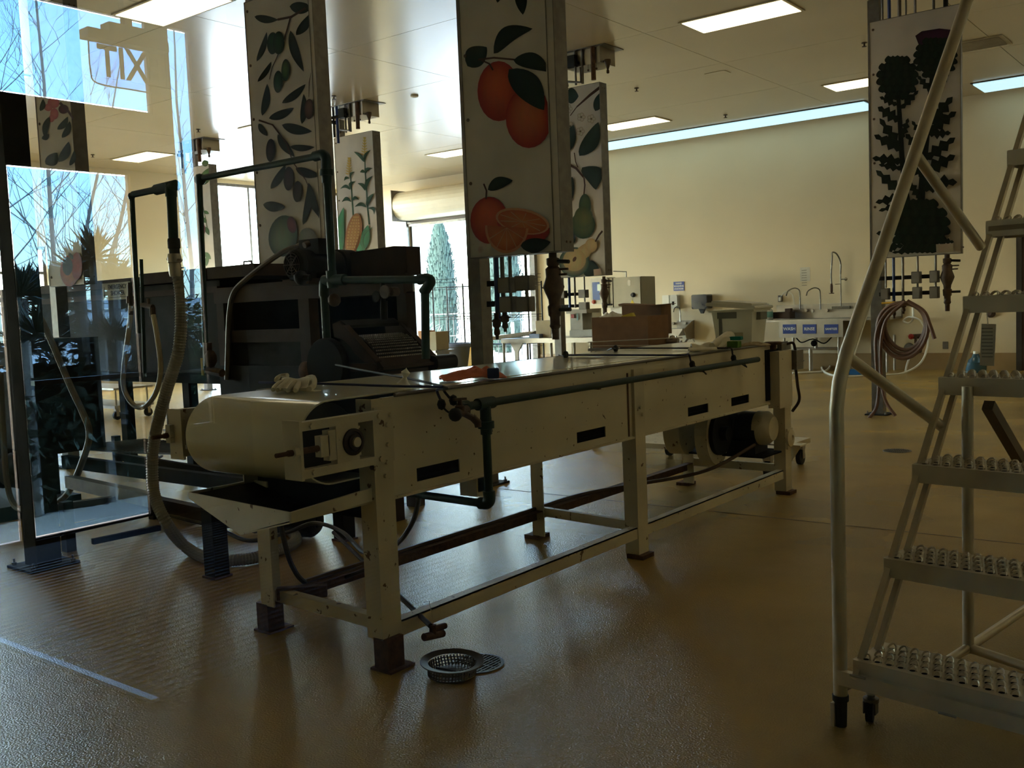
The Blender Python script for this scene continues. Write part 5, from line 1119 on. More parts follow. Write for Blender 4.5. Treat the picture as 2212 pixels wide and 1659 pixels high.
# low conveyor frame on the floor between post and conveyor
lf = Thing('low_conveyor', 'low dark steel conveyor frame on the floor with curved wire mesh belt', 'conveyor frame', V((-6.2, 4.0, 0)))
def lbm(a, b, w, h, m=darkst, nm='frame_rail'): lf.part(nm, MB().beam(a, b, w, h), m)
lbm(on_z(140, 996, .32), on_z(620, 1060, .32), .05, .09); lbm(on_z(250, 985, .34), on_z(560, 1035, .34), .04, .05)
lbm(on_z(150, 1040, .30), on_z(330, 1080, .30), .06, .08, galv); lbm(on_z(65, 1118, .22), on_z(335, 1080, .22), .05, .12, mat('grey_channel', (.10, .095, .11), .4, .5))
lbm(on_z(120, 1150, .12), on_z(350, 1100, .12), .04, .05); lbm(on_z(330, 1085, .18), on_z(560, 1135, .18), .06, .08, brownst)
lbm(on_z(345, 1140, .16), on_z(200, 1170, .16), .03, .03, dark)
for px, py in ((335, 1120), (255, 1010), (545, 1060), (150, 1190)):
    q = on_z(px, py, 0); lf.part('leg', MB().box(q.x-.03, q.x+.03, q.y-.03, q.y+.03, 0, .30), darkst)
lf.part('mesh_belt', MB().sheet(lambda u, v: on_z(135+270*u, 972-8*math.sin(PI*u)+14*(u-.5), .42)+V((.0+.25*v, .55*v, -.04*math.sin(PI*u))), 20, 8, .012), mat('woven_wire', (.16, .16, .165), .35, .8, .3, 90, .3, 220))
mbm = MB()
for i in range(34):
    a_ = on_z(135+270*i/33, 972-8*math.sin(PI*i/33)+14*(i/33-.5), .42)+V((0, 0, -.04*math.sin(PI*i/33)+.004)); mbm.beam(a_, a_+V((.25, .55, 0)), .006, .004)
lf.part('mesh_wire', mbm, galv, kind='stuff')
lf.part('hanger', MB().cyl(on_z(350, 985, .3), on_z(320, 1000, .3), .01, 6), rust); lf.part('hanger', MB().cyl(on_z(190, 1010, .3), on_z(225, 1000, .3), .01, 6), rust)
# two stub pedestals beside the conveyor
for (px, py, zt_, lb) in ((470, 1246, .36, 'short dark square steel pedestal left of the conveyor near leg'), (745, 1166, .52, 'dark square pedestal behind the near leg of the conveyor')):
    q = on_z(px, py, 0); w = .045 if px < 600 else .045
    t = Thing('pedestal', lb, 'pedestal', q); t.part('column', MB().box(q.x-w, q.x+w, q.y-w, q.y+w, .008, zt_), darkst); t.part('base_plate', MB().box(q.x-w-.01, q.x+w+.01, q.y-w-.01, q.y+w+.01, 0, .012), rust)
    t.part('top_bracket', MB().box(q.x-w-.02, q.x+.35, q.y-.03, q.y+w+.06, zt_, zt_+.03), darkst)
pm = Thing('small_pump', 'round dark pump tank lying under the conveyor end behind the drain hose', 'pump', on_z(640, 1165, 0)); q = on_z(640, 1160, 0)
pm.part('tank', MB().lathe(q+V((-.15, 0, .10)), (1, .2, 0), [(0, 0), (.08, 0), (.10, .03), (.10, .25), (.08, .28), (0, .28)], 20), darkst)
pm.part('manifold', MB().cyl(q+V((.0, 0, .22)), q+V((.35, .1, .22)), .03, 8).box(q.x+.02, q.x+.18, q.y-.04, q.y+.04, .24, .28).cyl(q+V((.2, 0, .22)), q+V((.2, 0, .08)), .008, 6), darkst)
# wheeled racks seen under the trough
def dolly(c, w, d, z, lb, m, up=()):
    t = Thing('wheeled_rack', lb, 'cart', c); c = V(c)
    t.part('platform', MB().box(c.x-w/2, c.x+w/2, c.y-d/2, c.y+d/2, z, z+.04), m)
    for k in range(len(up)): t.part('wire_shelf', MB().box(c.x-w/2, c.x+w/2, c.y-d/2, c.y+d/2, up[k], up[k]+.025), m)
    for sx in (-1, 1):
        for sy in (-1, 1):
            p_ = c+V((sx*(w/2-.06), sy*(d/2-.06), 0))
            cs = t.part('caster', MB().lathe(p_+V((-.018, 0, .06)), (1, 0, 0), [(0, 0), (.06, 0), (.06, .035), (0, .035)], 16), blackm)
            t.part('caster_fork', MB().box(p_.x-.03, p_.x+.03, p_.y-.03, p_.y+.03, .125, z).box(p_.x-.03, p_.x-.022, p_.y-.02, p_.y+.02, .05, .13).box(p_.x+.022, p_.x+.03, p_.y-.02, p_.y+.02, .05, .13), steel, parent=cs)
            if up: t.part('upright', MB().cyl(p_+V((0, 0, z)), p_+V((0, 0, up[-1])), .014, 6), steel)
    return t
q = on_z(205, 905, 0); dolly((q.x-.2, q.y+.3, 0), 1.5, .6, .16, 'steel rack on casters seen under the left trough', steel, (.42,))
q = on_z(20, 920, 0); dolly((q.x-.4, q.y+.3, 0), 1.3, .6, .16, 'wheeled steel rack at the extreme left edge under the trough', steel, (.42,))
q = on_z(1355, 1008, 0); dolly((q.x+.62, q.y+.35, 0), 1.3, .75, .17, 'low flat cream dolly on casters behind the conveyor middle leg', cream2)
q = on_z(365, 930, 0); solo('floor_stand', MB().cyl(q, q+V((0, 0, .5)), .02, 8).box(q.x-.05, q.x+.05, q.y-.05, q.y+.05, 0, .02), galv, 'thin steel stand on the open floor left of the belt roller', 'stand')
q = on_z(12, 1120, 0)
sk = Thing('pump_skid', 'dark pump skid with motor at the extreme lower left beside the post', 'pump', q)
sk.part('skid_base', MB().box(q.x-.9, q.x+.12, q.y-.1, q.y+.5, 0, .10), darkst)
sk.part('motor', MB().lathe((q.x-.75, q.y+.2, .30), (1, 0, 0), [(0, 0), (.12, 0), (.15, .04), (.15, .35), (.12, .4), (.05, .42), (.05, .5), (.13, .5), (.13, .7), (.08, .76), (0, .76)], 20), darkst)
sk.part('upper_tank', MB().box(q.x-1.0, q.x-.02, q.y+.35, q.y+.8, .40, 1.25), darkst)
sk.part('tank_leg', MB().box(q.x-.10, q.x-.04, q.y+.37, q.y+.43, .1, .4), darkst)

# ------------------------------------------------------------------ along the back wall
YW = YB-.002
bw_ = lambda px, py, y=YW: on_y(px, py, y)
def bbox(name, px0, py0, px1, py1, y, d, m, label, cat, r=.01, group=None):
    a, b = on_y(px0, py0, y), on_y(px1, py1, y)
    return solo(name, MB().rbox(((a.x+b.x)/2, y+d/2, (a.z+b.z)/2), (abs(b.x-a.x), d, abs(a.z-b.z)), r), m, label, cat, group=group)
def sign(name, px0, py0, px1, py1, y, lines, lb, ts, m=bluesg, depth=.006, sx=1.0):
    a, b = on_y(px0, py0, y), on_y(px1, py1, y); cx_, cz_, w, h = (a.x+b.x)/2, (a.z+b.z)/2, abs(b.x-a.x), abs(a.z-b.z)
    t = Thing(name, lb, 'sign', (cx_, y, cz_)); t.part('plate', MB().cbox((cx_, y-depth/2, cz_), (w, depth, h)), m)
    n = len(lines)
    for i, l in enumerate(lines):
        t.part('lettering', text_mb(l, ts, (cx_, y-depth-.001, cz_+(n-1)*h*.15-i*h*.30), (1, 0, 0), (0, 0, 1), .002, sx=sx, bold=.001), white)
sign('hand_washing_sign', 1455, 609, 1478.5, 627.5, YW, ['HAND', 'WASHING', 'STATION'], 'small blue HAND WASHING STATION sign on the back wall', .05, sx=.95)
# hand sink
t = Thing('hand_sink', 'small stainless wall-hung hand sink under the blue sign', 'sink', bw_(1475, 720, 17.1))
a, b = on_y(1433, 712, 16.95), on_y(1500, 704, 16.95); xa_, xb_ = a.x+.02, bw_(1500, 700).x; zr = a.z
t.part('basin', MB().prism([V((xa_, 16.95, zr)), V((xb_-.02, 16.95, zr)), V((xb_-.12, 16.95, zr-.13)), V((xa_+.12, 16.95, zr-.13))], (0, .42, 0)), steel)
t.part('rim', MB().box(xa_, xb_-.02, 16.93, YW, zr-.02, zr+.01), steel)
t.part('backsplash', MB().box(xa_+.05, xb_, YW-.02, YW, zr, zr+.16).prism([V((xb_-.02, YW, zr+.16)), V((xb_-.02, YW-.1, zr+.14)), V((xb_-.02, YW-.42, zr)), V((xb_-.02, YW-.3, zr-.2)), V((xb_-.02, YW, zr-.2))], (.015, 0, 0)), steel)
def gooseneck(t, x, y, z, h, w, r=.011, nm='faucet'):
    f = t.part(nm, MB().tube(bez([(x, y, z), (x, y, z+h*.7), (x-.01, y-.02, z+h*.92), (x-w*.4, y-.03, z+h), (x-w*.85, y-.05, z+h*.88), (x-w, y-.05, z+h*.68)], 5), r, 8), chrome)
    t.part('base', MB().box(x-.14, x+.14, y-.03, y+.03, z-.02, z+.03).cyl((x-.13, y-.07, z+.01), (x-.13, y, z+.01), .028, 8).cyl((x+.13, y-.07, z+.01), (x+.13, y, z+.01), .028, 8), steel, parent=f)
q = bw_(1470, 700, 17.3); gooseneck(t, q.x, 17.3, zr+.1, .34, .12)
t.part('drain_trap', MB().tube(bez([(q.x-.02, 17.15, zr-.13), (q.x-.02, 17.15, zr-.25), (q.x+.1, 17.2, zr-.3), (q.x+.16, 17.3, zr-.2), (q.x+.18, 17.38, zr-.2)], 4), .022, 8).tube(bez([(q.x+.1, 17.3, zr-.1), (q.x+.25, 17.3, zr-.2), (q.x+.3, 17.35, zr-.32)], 4), .01, 6), steel)
bbox('soap_dispenser', 1430, 638, 1445, 666, YW-.10, .10, white, 'white soap dispenser, left one of the pair over the hand sink', 'dispenser', .02)
bbox('soap_dispenser', 1447, 637, 1463, 666, YW-.12, .12, mat('pale_grey_plastic', (.50, .48, .42), .4), 'pale grey rounded dispenser, right one of the pair over the hand sink', 'dispenser', .04)
q0 = on_y(1454, 655, YW-.121); solo('dispenser_window', MB().cbox(q0, (.05, .004, .07)), dark, 'dark sight window on the pale grey dispenser', 'dispenser window')
td = Thing('towel_dispenser', 'dark smoked plastic paper towel dispenser on the back wall', 'dispenser', bw_(1510, 655))
a, b = on_y(1493, 637, YW-.24), on_y(1527, 667, YW-.24)
td.part('body', MB().rbox(((a.x+b.x)/2, YW-.12, (a.z+b.z)/2), (abs(b.x-a.x), .24, abs(a.z-b.z)), .03), mat('smoked_plastic', (.012, .012, .02), .25))
td.part('outlet', MB().prism([V((a.x+.10, YW-.14, b.z)), V((b.x-.10, YW-.14, b.z)), V(((a.x+b.x)/2+.02, YW-.14, b.z-.09)), V(((a.x+b.x)/2-.02, YW-.14, b.z-.09))], (0, .06, 0)), blackm)
# three-compartment sink
YS = 16.75
t = Thing('three_compartment_sink', 'long stainless three-compartment sink on the back wall with WASH RINSE SANITIZE plates', 'sink', on_y(1750, 745, YS))
rx0, rx1 = on_y(1657, 700, YS).x, on_y(1925, 690, YS).x; zr = on_y(1750, 690, YS).z; bx0, bx1 = on_y(1684, 700, YS).x, on_y(1820, 700, YS).x; zb = on_y(1750, 728, YS).z
t.part('rim', MB().box(rx0, rx1, YS-.04, YW-.05, zr-.035, zr+.005), steel)
t.part('backsplash', MB().box(rx0-.05, rx1, YW-.09, YW, zr-.03, zr+.26), steel)
for k in range(3):
    w = (bx1-bx0)/3; t.part('basin', MB().box(bx0+k*w+.001, bx0+(k+1)*w-.001, YS, YW-.12, zb, zr-.03), steel)
t.part('front_apron', MB().box(bx0-.01, bx1+.01, YS-.01, YS, zb-.01, zr-.03), steel)
for lx in (bx0+.05, bx1-.1, rx1-.1): t.part('leg', MB().cyl((lx, YS+.08, 0), (lx, YS+.08, zb), .02, 8).cyl((lx, YW-.15, 0), (lx, YW-.15, zb), .02, 8), steel)
pz = zb-.22
t.part('waste_pipe', MB().tube([(bx0+.15, YS+.25, zb), (bx0+.15, YS+.25, pz), (bx1-.15, YS+.25, pz), (bx1-.15, YS+.25, zb)], .028, 8).cyl(((bx0+bx1)/2, YS+.25, zb), ((bx0+bx1)/2, YS+.25, pz), .03, 8).cyl(((bx0+bx1)/2-.1, YS+.25, pz), ((bx0+bx1)/2-.1, YS+.25, pz-.4), .035, 8), steel)
t.part('supply_hose', MB().tube(bez([((bx0+bx1)/2-.3, YS+.1, zb-.02), ((bx0+bx1)/2-.2, YS+.1, zb-.1), ((bx0+bx1)/2, YS+.1, zb-.04), ((bx0+bx1)/2+.2, YS+.1, zb-.12), ((bx0+bx1)/2+.35, YS+.1, zb)], 4), .012, 6).sph(((bx0+bx1)/2, YS+.15, zb-.12), .06, 8), dark)
for k, px in enumerate((1729, 1773)):
    q = on_y(px, 670, YW-.12); gooseneck(t, q.x, YW-.13, on_y(px, 672, YW-.13).z, .42, .24)
q = on_y(1817, 665, YW-.13); zf = q.z; top_ = on_y(1808, 545, YW-.13).z
t.part('pre_rinse_riser', MB().cyl((q.x, q.y, zf), (q.x, q.y, zf+.62), .010, 8).box(q.x-.16, q.x+.16, q.y-.03, q.y+.03, zf-.02, zf+.03).cyl((q.x, q.y, zf+.5), (q.x+.09, q.y-.02, zf+.5), .012, 6).sph((q.x+.09, q.y, zf+.50), .03, 8).cyl((q.x-.1, q.y, zf+.42), (q.x, q.y, zf+.42), .006, 6), chrome)
sp = on_y(1796, 620, YW-.2)
t.part('spring_hose', MB().tube(bez([(q.x, q.y, zf+.6), (q.x, q.y, top_-.18), (q.x-.06, q.y-.02, top_-.03), (q.x-.13, q.y-.04, top_), (sp.x+.02, sp.y, top_-.10), (sp.x, sp.y, sp.z+.25), (sp.x, sp.y, sp.z)], 6), .014, 8), chrome)
t.part('spray_valve', MB().lathe((sp.x, sp.y, sp.z+.02), (0, 0, -1), [(0, -.04), (.018, -.04), (.024, 0), (.024, .10), (.016, .12), (.045, .125), (.045, .14), (0, .14)], 12), brass)
for nm_, x0, x1, ts, sx_ in (('WASH', 1691, 1720, .078, 1), ('RINSE', 1734, 1763.5, .074, 1), ('SANITIZE', 1780.5, 1811, .052, .95)):
    a, b = on_y(x0, 701, YS-.012), on_y(x1, 720.5, YS-.012); c = ((a.x+b.x)/2, YS-.014, (a.z+b.z)/2)
    pl = t.part('name_plate', MB().cbox(c, (b.x-a.x, .006, a.z-b.z)), bluesg, 'blue plate reading '+nm_)
    t.part('lettering', text_mb(nm_, ts, (c[0], YS-.018, c[2]), (1, 0, 0), (0, 0, 1), .002, sx=sx_, bold=.001), white, parent=pl)
jg = Thing('plastic_jug', 'clear jug of cleaner with teal label standing on the left end of the long sink', 'jug', on_y(1658, 690, YS+.1)); q = on_y(1659, 690, YS+.1); q.z = zr+.005
jg.part('body', MB().lathe(q, (0, 0, 1), [(0, 0), (.085, 0), (.09, .02), (.09, .17), (.03, .25), (.022, .27), (0, .27)], 14), mat('milky_plastic', (.55, .56, .52), .35))
jg.part('label', MB().lathe(q, (0, 0, 1), [(.0905, .05), (.0915, .052), (.0915, .15), (.0905, .152)], 14), mat('teal_label', (.15, .35, .33), .5)); jg.part('cap', MB().cyl(q+V((0, 0, .27)), q+V((0, 0, .30)), .022, 10), white)
solo('dish_rack', MB().box(on_y(1668, 672, 17.0).x, on_y(1708, 672, 17.0).x, 16.95, 17.2, zr+.02, zr+.14).box(on_y(1700, 665, 17.1).x, on_y(1712, 672, 17.1).x, 17.0, 17.1, zr+.14, zr+.2), brownst, 'small dark rack on the sink drainboard beside the jug', 'rack')
ol = Thing('power_outlet', 'steel wall outlet with a white plug above the sink drainboard', 'outlet', bw_(1685, 645))
a, b = bw_(1681, 638), bw_(1690.5, 652); ol.part('plate', MB().box(a.x, b.x, YW-.012, YW, b.z, a.z), galv); ol.part('plug', MB().rbox(((a.x+b.x)/2+.01, YW-.04, (a.z+b.z)/2-.01), (.04, .05, .07), .01), white)
ol.part('cord', MB().tube(bez([((a.x+b.x)/2+.03, YW-.05, a.z-.02), (b.x+.08, YW-.03, a.z+.06), (b.x+.2, YW-.02, a.z), (b.x+.23, YW-.02, a.z-.2), (b.x+.24, YW-.05, a.z-.42)], 5), .006, 5), white)
nb = Thing('paper_notice', 'plastic-sleeved paper notice on the back wall above the sink', 'notice', bw_(1739, 592)); a, b = bw_(1728, 578), bw_(1750, 607)
nb.part('paper', MB().box(a.x, b.x, YW-.003, YW, b.z, a.z), mat('sleeved_paper', (.62, .58, .48), .12, 0, .06, 20, .4, 30))
nl = MB()
for i in range(7): nl.box(a.x+.03, b.x-.06, YW-.0042, YW-.003, a.z-.06-i*.045, a.z-.05-i*.045)
nb.part('text_lines', nl, mat('grey_print', (.2, .18, .14), .8))
bbox('power_outlet', 2036, 738, 2048, 754, YW-.015, .014, galv, 'square steel wall outlet right of the hanging hose coil', 'outlet', .005)
q = on_y(1862, 792, 16.4)
br_ = Thing('floor_squeegee', 'white-handled squeegee with blue head leaning on the long sink', 'squeegee', V((on_y(1850, 795, 16.2).x, 16.2, 0)))
br_.part('handle', MB().cyl(on_y(1838, 790, 16.2), on_y(1880, 655, 16.6), .018, 8), white); hq = on_y(1848, 793, 16.1)
br_.part('head', MB().rbox((hq.x, 16.15, .05), (.26, .06, .09), .03), mat('blue_plastic', (.0, .12, .35), .4))
hose('white_hose', [on_z(1712, 806, .015), on_z(1760, 804, .015), on_z(1783, 801, .02), on_z(1793, 791, .05), on_z(1785, 785, .05), on_z(1775, 793, .03), on_z(1785, 806, .016), on_z(1820, 813, .015), on_z(1900, 810, .015), on_z(1950, 806, .015), on_y(1990, 782, 16.6), on_y(2005, 735, 17.1), on_y(1990, 695, 17.15), on_y(1965, 685, 17.2), on_y(1952, 693, 17.2), on_y(1962, 698, 17.2), on_y(1972, 688, 17.25), on_y(1972, 662, 17.33)], .018, white, 'white hose snaking over the floor to a tap on the back wall')
hb_ = Thing('hose_tap', 'brass wall tap with red handle behind the hose coil', 'tap', bw_(1980, 728))
hb_.part('body', MB().cyl(on_y(1990, 726, 17.36), on_y(1968, 727, 17.3), .04, 8).cyl(on_y(1979, 722, 17.3), on_y(1977, 742, 17.3), .02, 8), brass); hb_.part('handle', MB().sph(on_y(1968, 727, 17.25), .05, 8), mat('red_handle', (.35, .02, .01), .5))
hb_.part('outlet_hose', MB().tube(bez([on_y(1977, 742, 17.3), on_y(1968, 765, 17.2), on_y(1960, 785, 17.0), on_y(1956, 802, 16.9)], 5), .018, 6), white)
for k, (px, lb) in enumerate(((1964, 'left'), (1984, 'right'))):
    q = bw_(px, 752 if k == 0 else 757); solo('pipe_flange', MB().lathe(q, (0, -1, 0), [(.09 if k == 0 else .06, 0), (.08 if k == 0 else .05, .03), (.04, .05), (0, .05)], 14), galv, 'round steel pipe flange low on the wall behind the hose coil, '+lb+' one', 'flange')
q = bw_(2141, 677); solo('valve_knob', MB().lathe(q, (0, -1, 0), [(.07, 0), (.07, .04), (.03, .05), (.03, .1), (0, .1)], 12), brass, 'round brass knob on the wall seen through the ladder', 'knob')
jq = on_z(2108, 800, 0); jb_ = Thing('water_jug', 'blue tinted water jug on the floor behind the ladder', 'jug', (jq.x, 15.6, 0)); jx = on_y(2108, 790, 15.6).x
jb_.part('body', MB().lathe((jx, 15.6, 0), (0, 0, 1), [(0, 0), (.14, 0), (.15, .03), (.15, .12), (.14, .13), (.15, .15), (.15, .26), (.06, .33), (.04, .38), (0, .38)], 16), mat('blue_tint_plastic', (.03, .09, .13), .15, 0, .1, 5)); jb_.part('cap', MB().cyl((jx, 15.6, .38), (jx, 15.6, .42), .035, 10), white)
# hose coil on the artichoke post
yc = Y2-.08; co = Thing('hose_coil', 'red-brown hose coil hanging on the artichoke banner post with tails reaching the floor', 'hose', on_y(1950, 700, yc))
for (cx_, cy_, rx, ry) in ((1950, 714, 54, 60), (1952, 710, 48, 55), (1955, 706, 44, 50)):
    co.part('loop', MB().tube([on_y(cx_+rx*math.cos(a_)*(1-.12*math.sin(a_)), cy_+ry*math.sin(a_), yc-.02*(rx-44)/5) for a_ in [k*PI/14 for k in range(28)]], .022, 8, closed=True), redhose)
co.part('tail', MB().tube(bez([on_y(1950, 654, yc-.06), on_y(1915, 675, yc-.06), on_y(1893, 720, yc-.06), on_y(1893, 790, yc-.06), on_y(1898, 830, yc-.06), on_y(1893, 880, yc-.06), on_y(1875, 906, yc-.1)], 7), .018, 8), redhose)
co.part('tail', MB().tube(bez([on_y(1955, 652, yc-.08), on_y(1915, 690, yc-.08), on_y(1902, 750, yc-.08), on_y(1905, 830, yc-.08), on_y(1915, 870, yc-.08), on_y(1934, 898, yc-.1)], 7), .018, 8), redhose)
co.part('tail', MB().tube(bez([on_y(1960, 650, yc-.08), on_y(1995, 672, yc-.08), on_y(2008, 700, yc-.08), on_y(2019, 732, yc-.08)], 6), .02, 8), redhose)
co.part('hanger', MB().cyl(on_y(1905, 655, yc+.05), on_y(1935, 653, yc+.02), .012, 6), mat('yellow_lever', (.60, .36, .02), .5))
# control cabinet, its stand
yk = 15.2
cb_ = Thing('control_cabinet', 'stainless control cabinet with blue operator panel and black knob', 'cabinet', on_y(1330, 720, yk))
a, b = on_y(1311, 601, yk), on_y(1386, 662, yk); a0 = on_y(1276, 601, yk)
cabm = mat('cabinet_steel', (.26, .235, .17), .45, .3, .06)
cb_.part('cabinet_body', MB().box(a.x-.02, b.x, yk, yk+.5, b.z, a.z), cabm)
cb_.part('door', MB().box(a.x+.14, b.x-.01, yk-.012, yk, b.z+.01, a.z-.01), cabm)
cb_.part('door_gap', MB().box(a.x+.115, a.x+.13, yk-.004, yk, b.z, a.z), dark)
q = on_y(1368, 637, yk-.012); cb_.part('knob', MB().lathe(q, (0, -1, 0), [(.045, 0), (.045, .01), (.03, .012), (.03, .05), (0, .05)], 14), blackm)
q = on_y(1359, 611, yk-.012); cb_.part('plate', MB().rbox(q, (.06, .006, .11), .025), white)
q = on_y(1366, 652, yk-.012); cb_.part('warning_triangle', MB().prism([q+V((-.04, -.003, -.03)), q+V((.04, -.003, -.03)), q+V((0, -.003, .04))], (0, .003, 0)), mat('warning_yellow', (.65, .48, .03), .5))
pa, pb_ = on_y(1275, 601, yk-.05), on_y(1312, 657, yk-.05)
op = cb_.part('operator_panel', MB().box(pa.x, pb_.x, yk-.05, yk+.25, pb_.z, pa.z), white)
qa, qb = on_y(1279, 610, yk-.055), on_y(1296, 648, yk-.055); cb_.part('blue_face', MB().box(qa.x, qb.x, yk-.055, yk-.05, qb.z, qa.z), mat('panel_blue', (.02, .10, .42), .4), parent=op)
qa, qb = on_y(1290, 614, yk-.06), on_y(1299, 628, yk-.06); cb_.part('screen', MB().box(qa.x, qb.x, yk-.06, yk-.055, qb.z, qa.z), mat('screen', (.25, .42, .40), .2), parent=op)
q = on_y(1283, 652, yk-.055); cb_.part('stop_button', MB().lathe(q, (0, -1, 0), [(.04, 0), (.04, .01), (.025, .012), (.025, .04), (0, .04)], 12), mat('red_button', (.5, .06, .02), .4), parent=op)
cb_.part('stand', MB().box(a.x+.02, a.x+.5, yk+.05, yk+.45, 0, b.z), white)
cb_.part('conduit', MB().tube([on_y(1325, 586, yk+.2), on_y(1353, 587, yk+.2), on_y(1353, 601, yk+.2)], .010, 6), galv)
# cart with cardboard boxes behind the far belt end
yb0 = 7.75; kraft = mat('cardboard', (.27, .145, .07), .85, 0, .1, 12, .05, 60); kraftd = mat('cardboard_dark', (.20, .11, .055), .85, 0, .12, 12)
ct = Thing('utility_cart', 'steel wire rail cart carrying the cardboard boxes behind the conveyor', 'cart', on_y(1360, 760, yb0+.3))
a, b = on_y(1270, 748, yb0-.12), on_y(1462, 742, yb0-.12); zc_ = on_y(1340, 750, yb0).z
ct.part('shelf', MB().box(a.x, b.x+.05, yb0-.12, yb0+.62, zc_-.03, zc_-.002), steel)
for x in (a.x+.02, b.x+.03):
    for y in (yb0-.10, yb0+.6): ct.part('upright', MB().cyl((x, y, .12), (x, y, zc_+.06), .013, 8), steel)
for x in (a.x+.02, b.x+.03):
    for y in (yb0-.10, yb0+.6): ct.part('caster', MB().lathe((x-.015, y, .055), (1, 0, 0), [(0, 0), (.055, 0), (.055, .03), (0, .03)], 14), blackm)
ct.part('rail', MB().tube([(a.x, yb0-.115, zc_+.055), (b.x+.05, yb0-.115, zc_+.085)], .006, 6).tube([(a.x, yb0-.115, zc_+.02), (b.x+.05, yb0-.115, zc_+.02)], .004, 6), steel)
ct.part('lower_shelf', MB().box(a.x, b.x+.05, yb0-.10, yb0+.6, .3, .32), steel)
def carton(px0, py0, px1, py1, y, d, m, lb, open_=True, flaps=()):
    a, b = on_y(px0, py0, y), on_y(px1, py1, y); t = Thing('cardboard_box', lb, 'box', ((a.x+b.x)/2, y+d/2, b.z)); x0, x1, z0, z1 = a.x, b.x, max(b.z, 0), a.z
    w = .006
    if open_:
        t.part('walls', MB().box(x0, x1, y, y+w, z0, z1).box(x0, x1, y+d-w, y+d, z0, z1).box(x0, x0+w, y+w, y+d-w, z0, z1).box(x1-w, x1, y+w, y+d-w, z0, z1).box(x0+w, x1-w, y+w, y+d-w, z0, z0+w), m)
    else:
        t.part('carton_body', MB().box(x0, x1, y, y+d, z0, z1), m); t.part('tape', MB().box((x0+x1)/2-.03, (x0+x1)/2+.03, y-.001, y, z1-.08, z1), mat('tape', (.35, .25, .14), .4))
    for f in flaps: t.part('flap', f, m)
    return t, (x0, x1, z0, z1)
t1, bx = carton(1278, 686, 1401, 752, yb0, .38, kraft, 'open brown cardboard box on the cart, the front one')
t1.part('paper_filling', crumple(((bx[0]+bx[1])/2-.18, yb0+.15, bx[3]-.04), .15, .10, .075, 4.4), white)
q = on_y(1355, 684, yb0+.1); t1.part('yellow_packet', MB().prism([V((q.x-.08, q.y, q.z-.02)), V((q.x+.08, q.y, q.z-.02)), V((q.x+.05, q.y, q.z+.035)), V((q.x-.06, q.y, q.z+.01))], (0, .04, .0)), mat('yellow_packet', (.60, .45, .02), .5))
yk2 = yb0+.41
fa, fb = on_y(1335, 656, yk2), on_y(1404, 657, yk2)
t2, bx2 = carton(1343, 661, 1429, 722, yk2, .20, kraftd, 'taller dark brown cardboard box with open flaps behind the front box', True,
    [MB().prism([V((fa.x, yk2, on_y(1340, 657, yk2).z)), V((fb.x, yk2, on_y(1400, 660, yk2).z)), V((fb.x, yk2+.01, on_y(1400, 664, yk2).z)), V((fa.x, yk2+.01, on_y(1340, 661, yk2).z))], (0, .1, .01)),
     MB().beam(on_y(1404, 660, yk2), on_y(1452, 656, yk2), .15, .005)])
mvx = on_y(1408, 733, 8.1).x; mvb = MB().cyl((mvx, 8.1, zc_+.03), (mvx+.28, 8.1, zc_+.03), .03, 8)
for k in range(3): mvb.sph((mvx+.06+k*.08, 8.1, zc_+.06), .032, 8)
solo('mixer_valves', mvb, steel, 'row of small steel valve bodies on the cart beside the boxes', 'valves')
# work table in the middle distance
yt = 12.6
tb_ = Thing('steel_table', 'stainless work table with gusseted legs in front of the back wall', 'table', on_y(1190, 760, yt))
a, b = on_y(1082, 732, yt), on_y(1302, 729, yt); zt_ = a.z
tb_.part('table_top', MB().box(a.x, b.x, yt, yt+.75, zt_-.075, zt_), steel)
for x in (a.x+.03, (a.x+b.x)/2, b.x-.15):
    for y in (yt+.03, yt+.68): tb_.part('leg', MB().cyl((x, y, 0), (x, y, zt_-.07), .022, 8), steel)
for x in (a.x+.22,): tb_.part('gusset_leg', MB().prism([V((x-.1, yt+.1, zt_-.08)), V((x+.15, yt+.1, zt_-.08)), V((x+.05, yt+.1, zt_-.22)), V((x+.05, yt+.1, 0)), V((x-.02, yt+.1, 0)), V((x-.02, yt+.1, zt_-.22))], (0, .03, 0)), steel)
tb_.part('undershelf', MB().box(a.x, b.x, yt+.02, yt+.72, .22, .25), steel)
def tbx(name, x0, y0, x1, y1, dy, d, m, lb, cat, r=.008):
    a, b = on_y(x0, y0, yt+dy), on_y(x1, y1, yt+dy); z0 = zt_+.001
    return solo(name, MB().rbox(((a.x+b.x)/2, yt+dy+d/2, (a.z+z0)/2), (abs(b.x-a.x), d, abs(a.z-z0)), r), m, lb, cat)
pal = mat('beige_carton', (.46, .38, .24), .8, 0, .06, 8)
tbx('carton', 1157, 693, 1190, 731, .1, .3, pal, 'beige carton standing on the stainless table', 'box')
tbx('blue_white_box', 1143, 722, 1165, 732, .0, .1, mat('pale_blue_carton', (.22, .28, .42), .5), 'small blue and white box on the stainless table', 'box')
solo('paper_stack', MB().prism([on_y(1063, 735, yt+.3), on_y(1140, 724, yt+.3), on_y(1155, 715, yt+.3), on_y(1140, 716, yt+.3), on_y(1063, 727, yt+.3)], (0, .3, 0)), mat('newsprint', (.30, .25, .18), .8), 'long flattened paper parcel lying on the stainless table', 'parcel')
mc = Thing('bench_machine', 'pale grey bench-top lab machine on the stainless table', 'machine', on_y(1250, 725, yt+.2))
a, b = on_y(1229, 672, yt+.2), on_y(1275, 727, yt+.2)
mc.part('column', MB().rbox(((a.x*2+b.x)/3-.0, yt+.35, (a.z+b.z)/2), ((b.x-a.x)*.6, .28, a.z-b.z), .02), mat('machine_grey', (.33, .31, .26), .5))
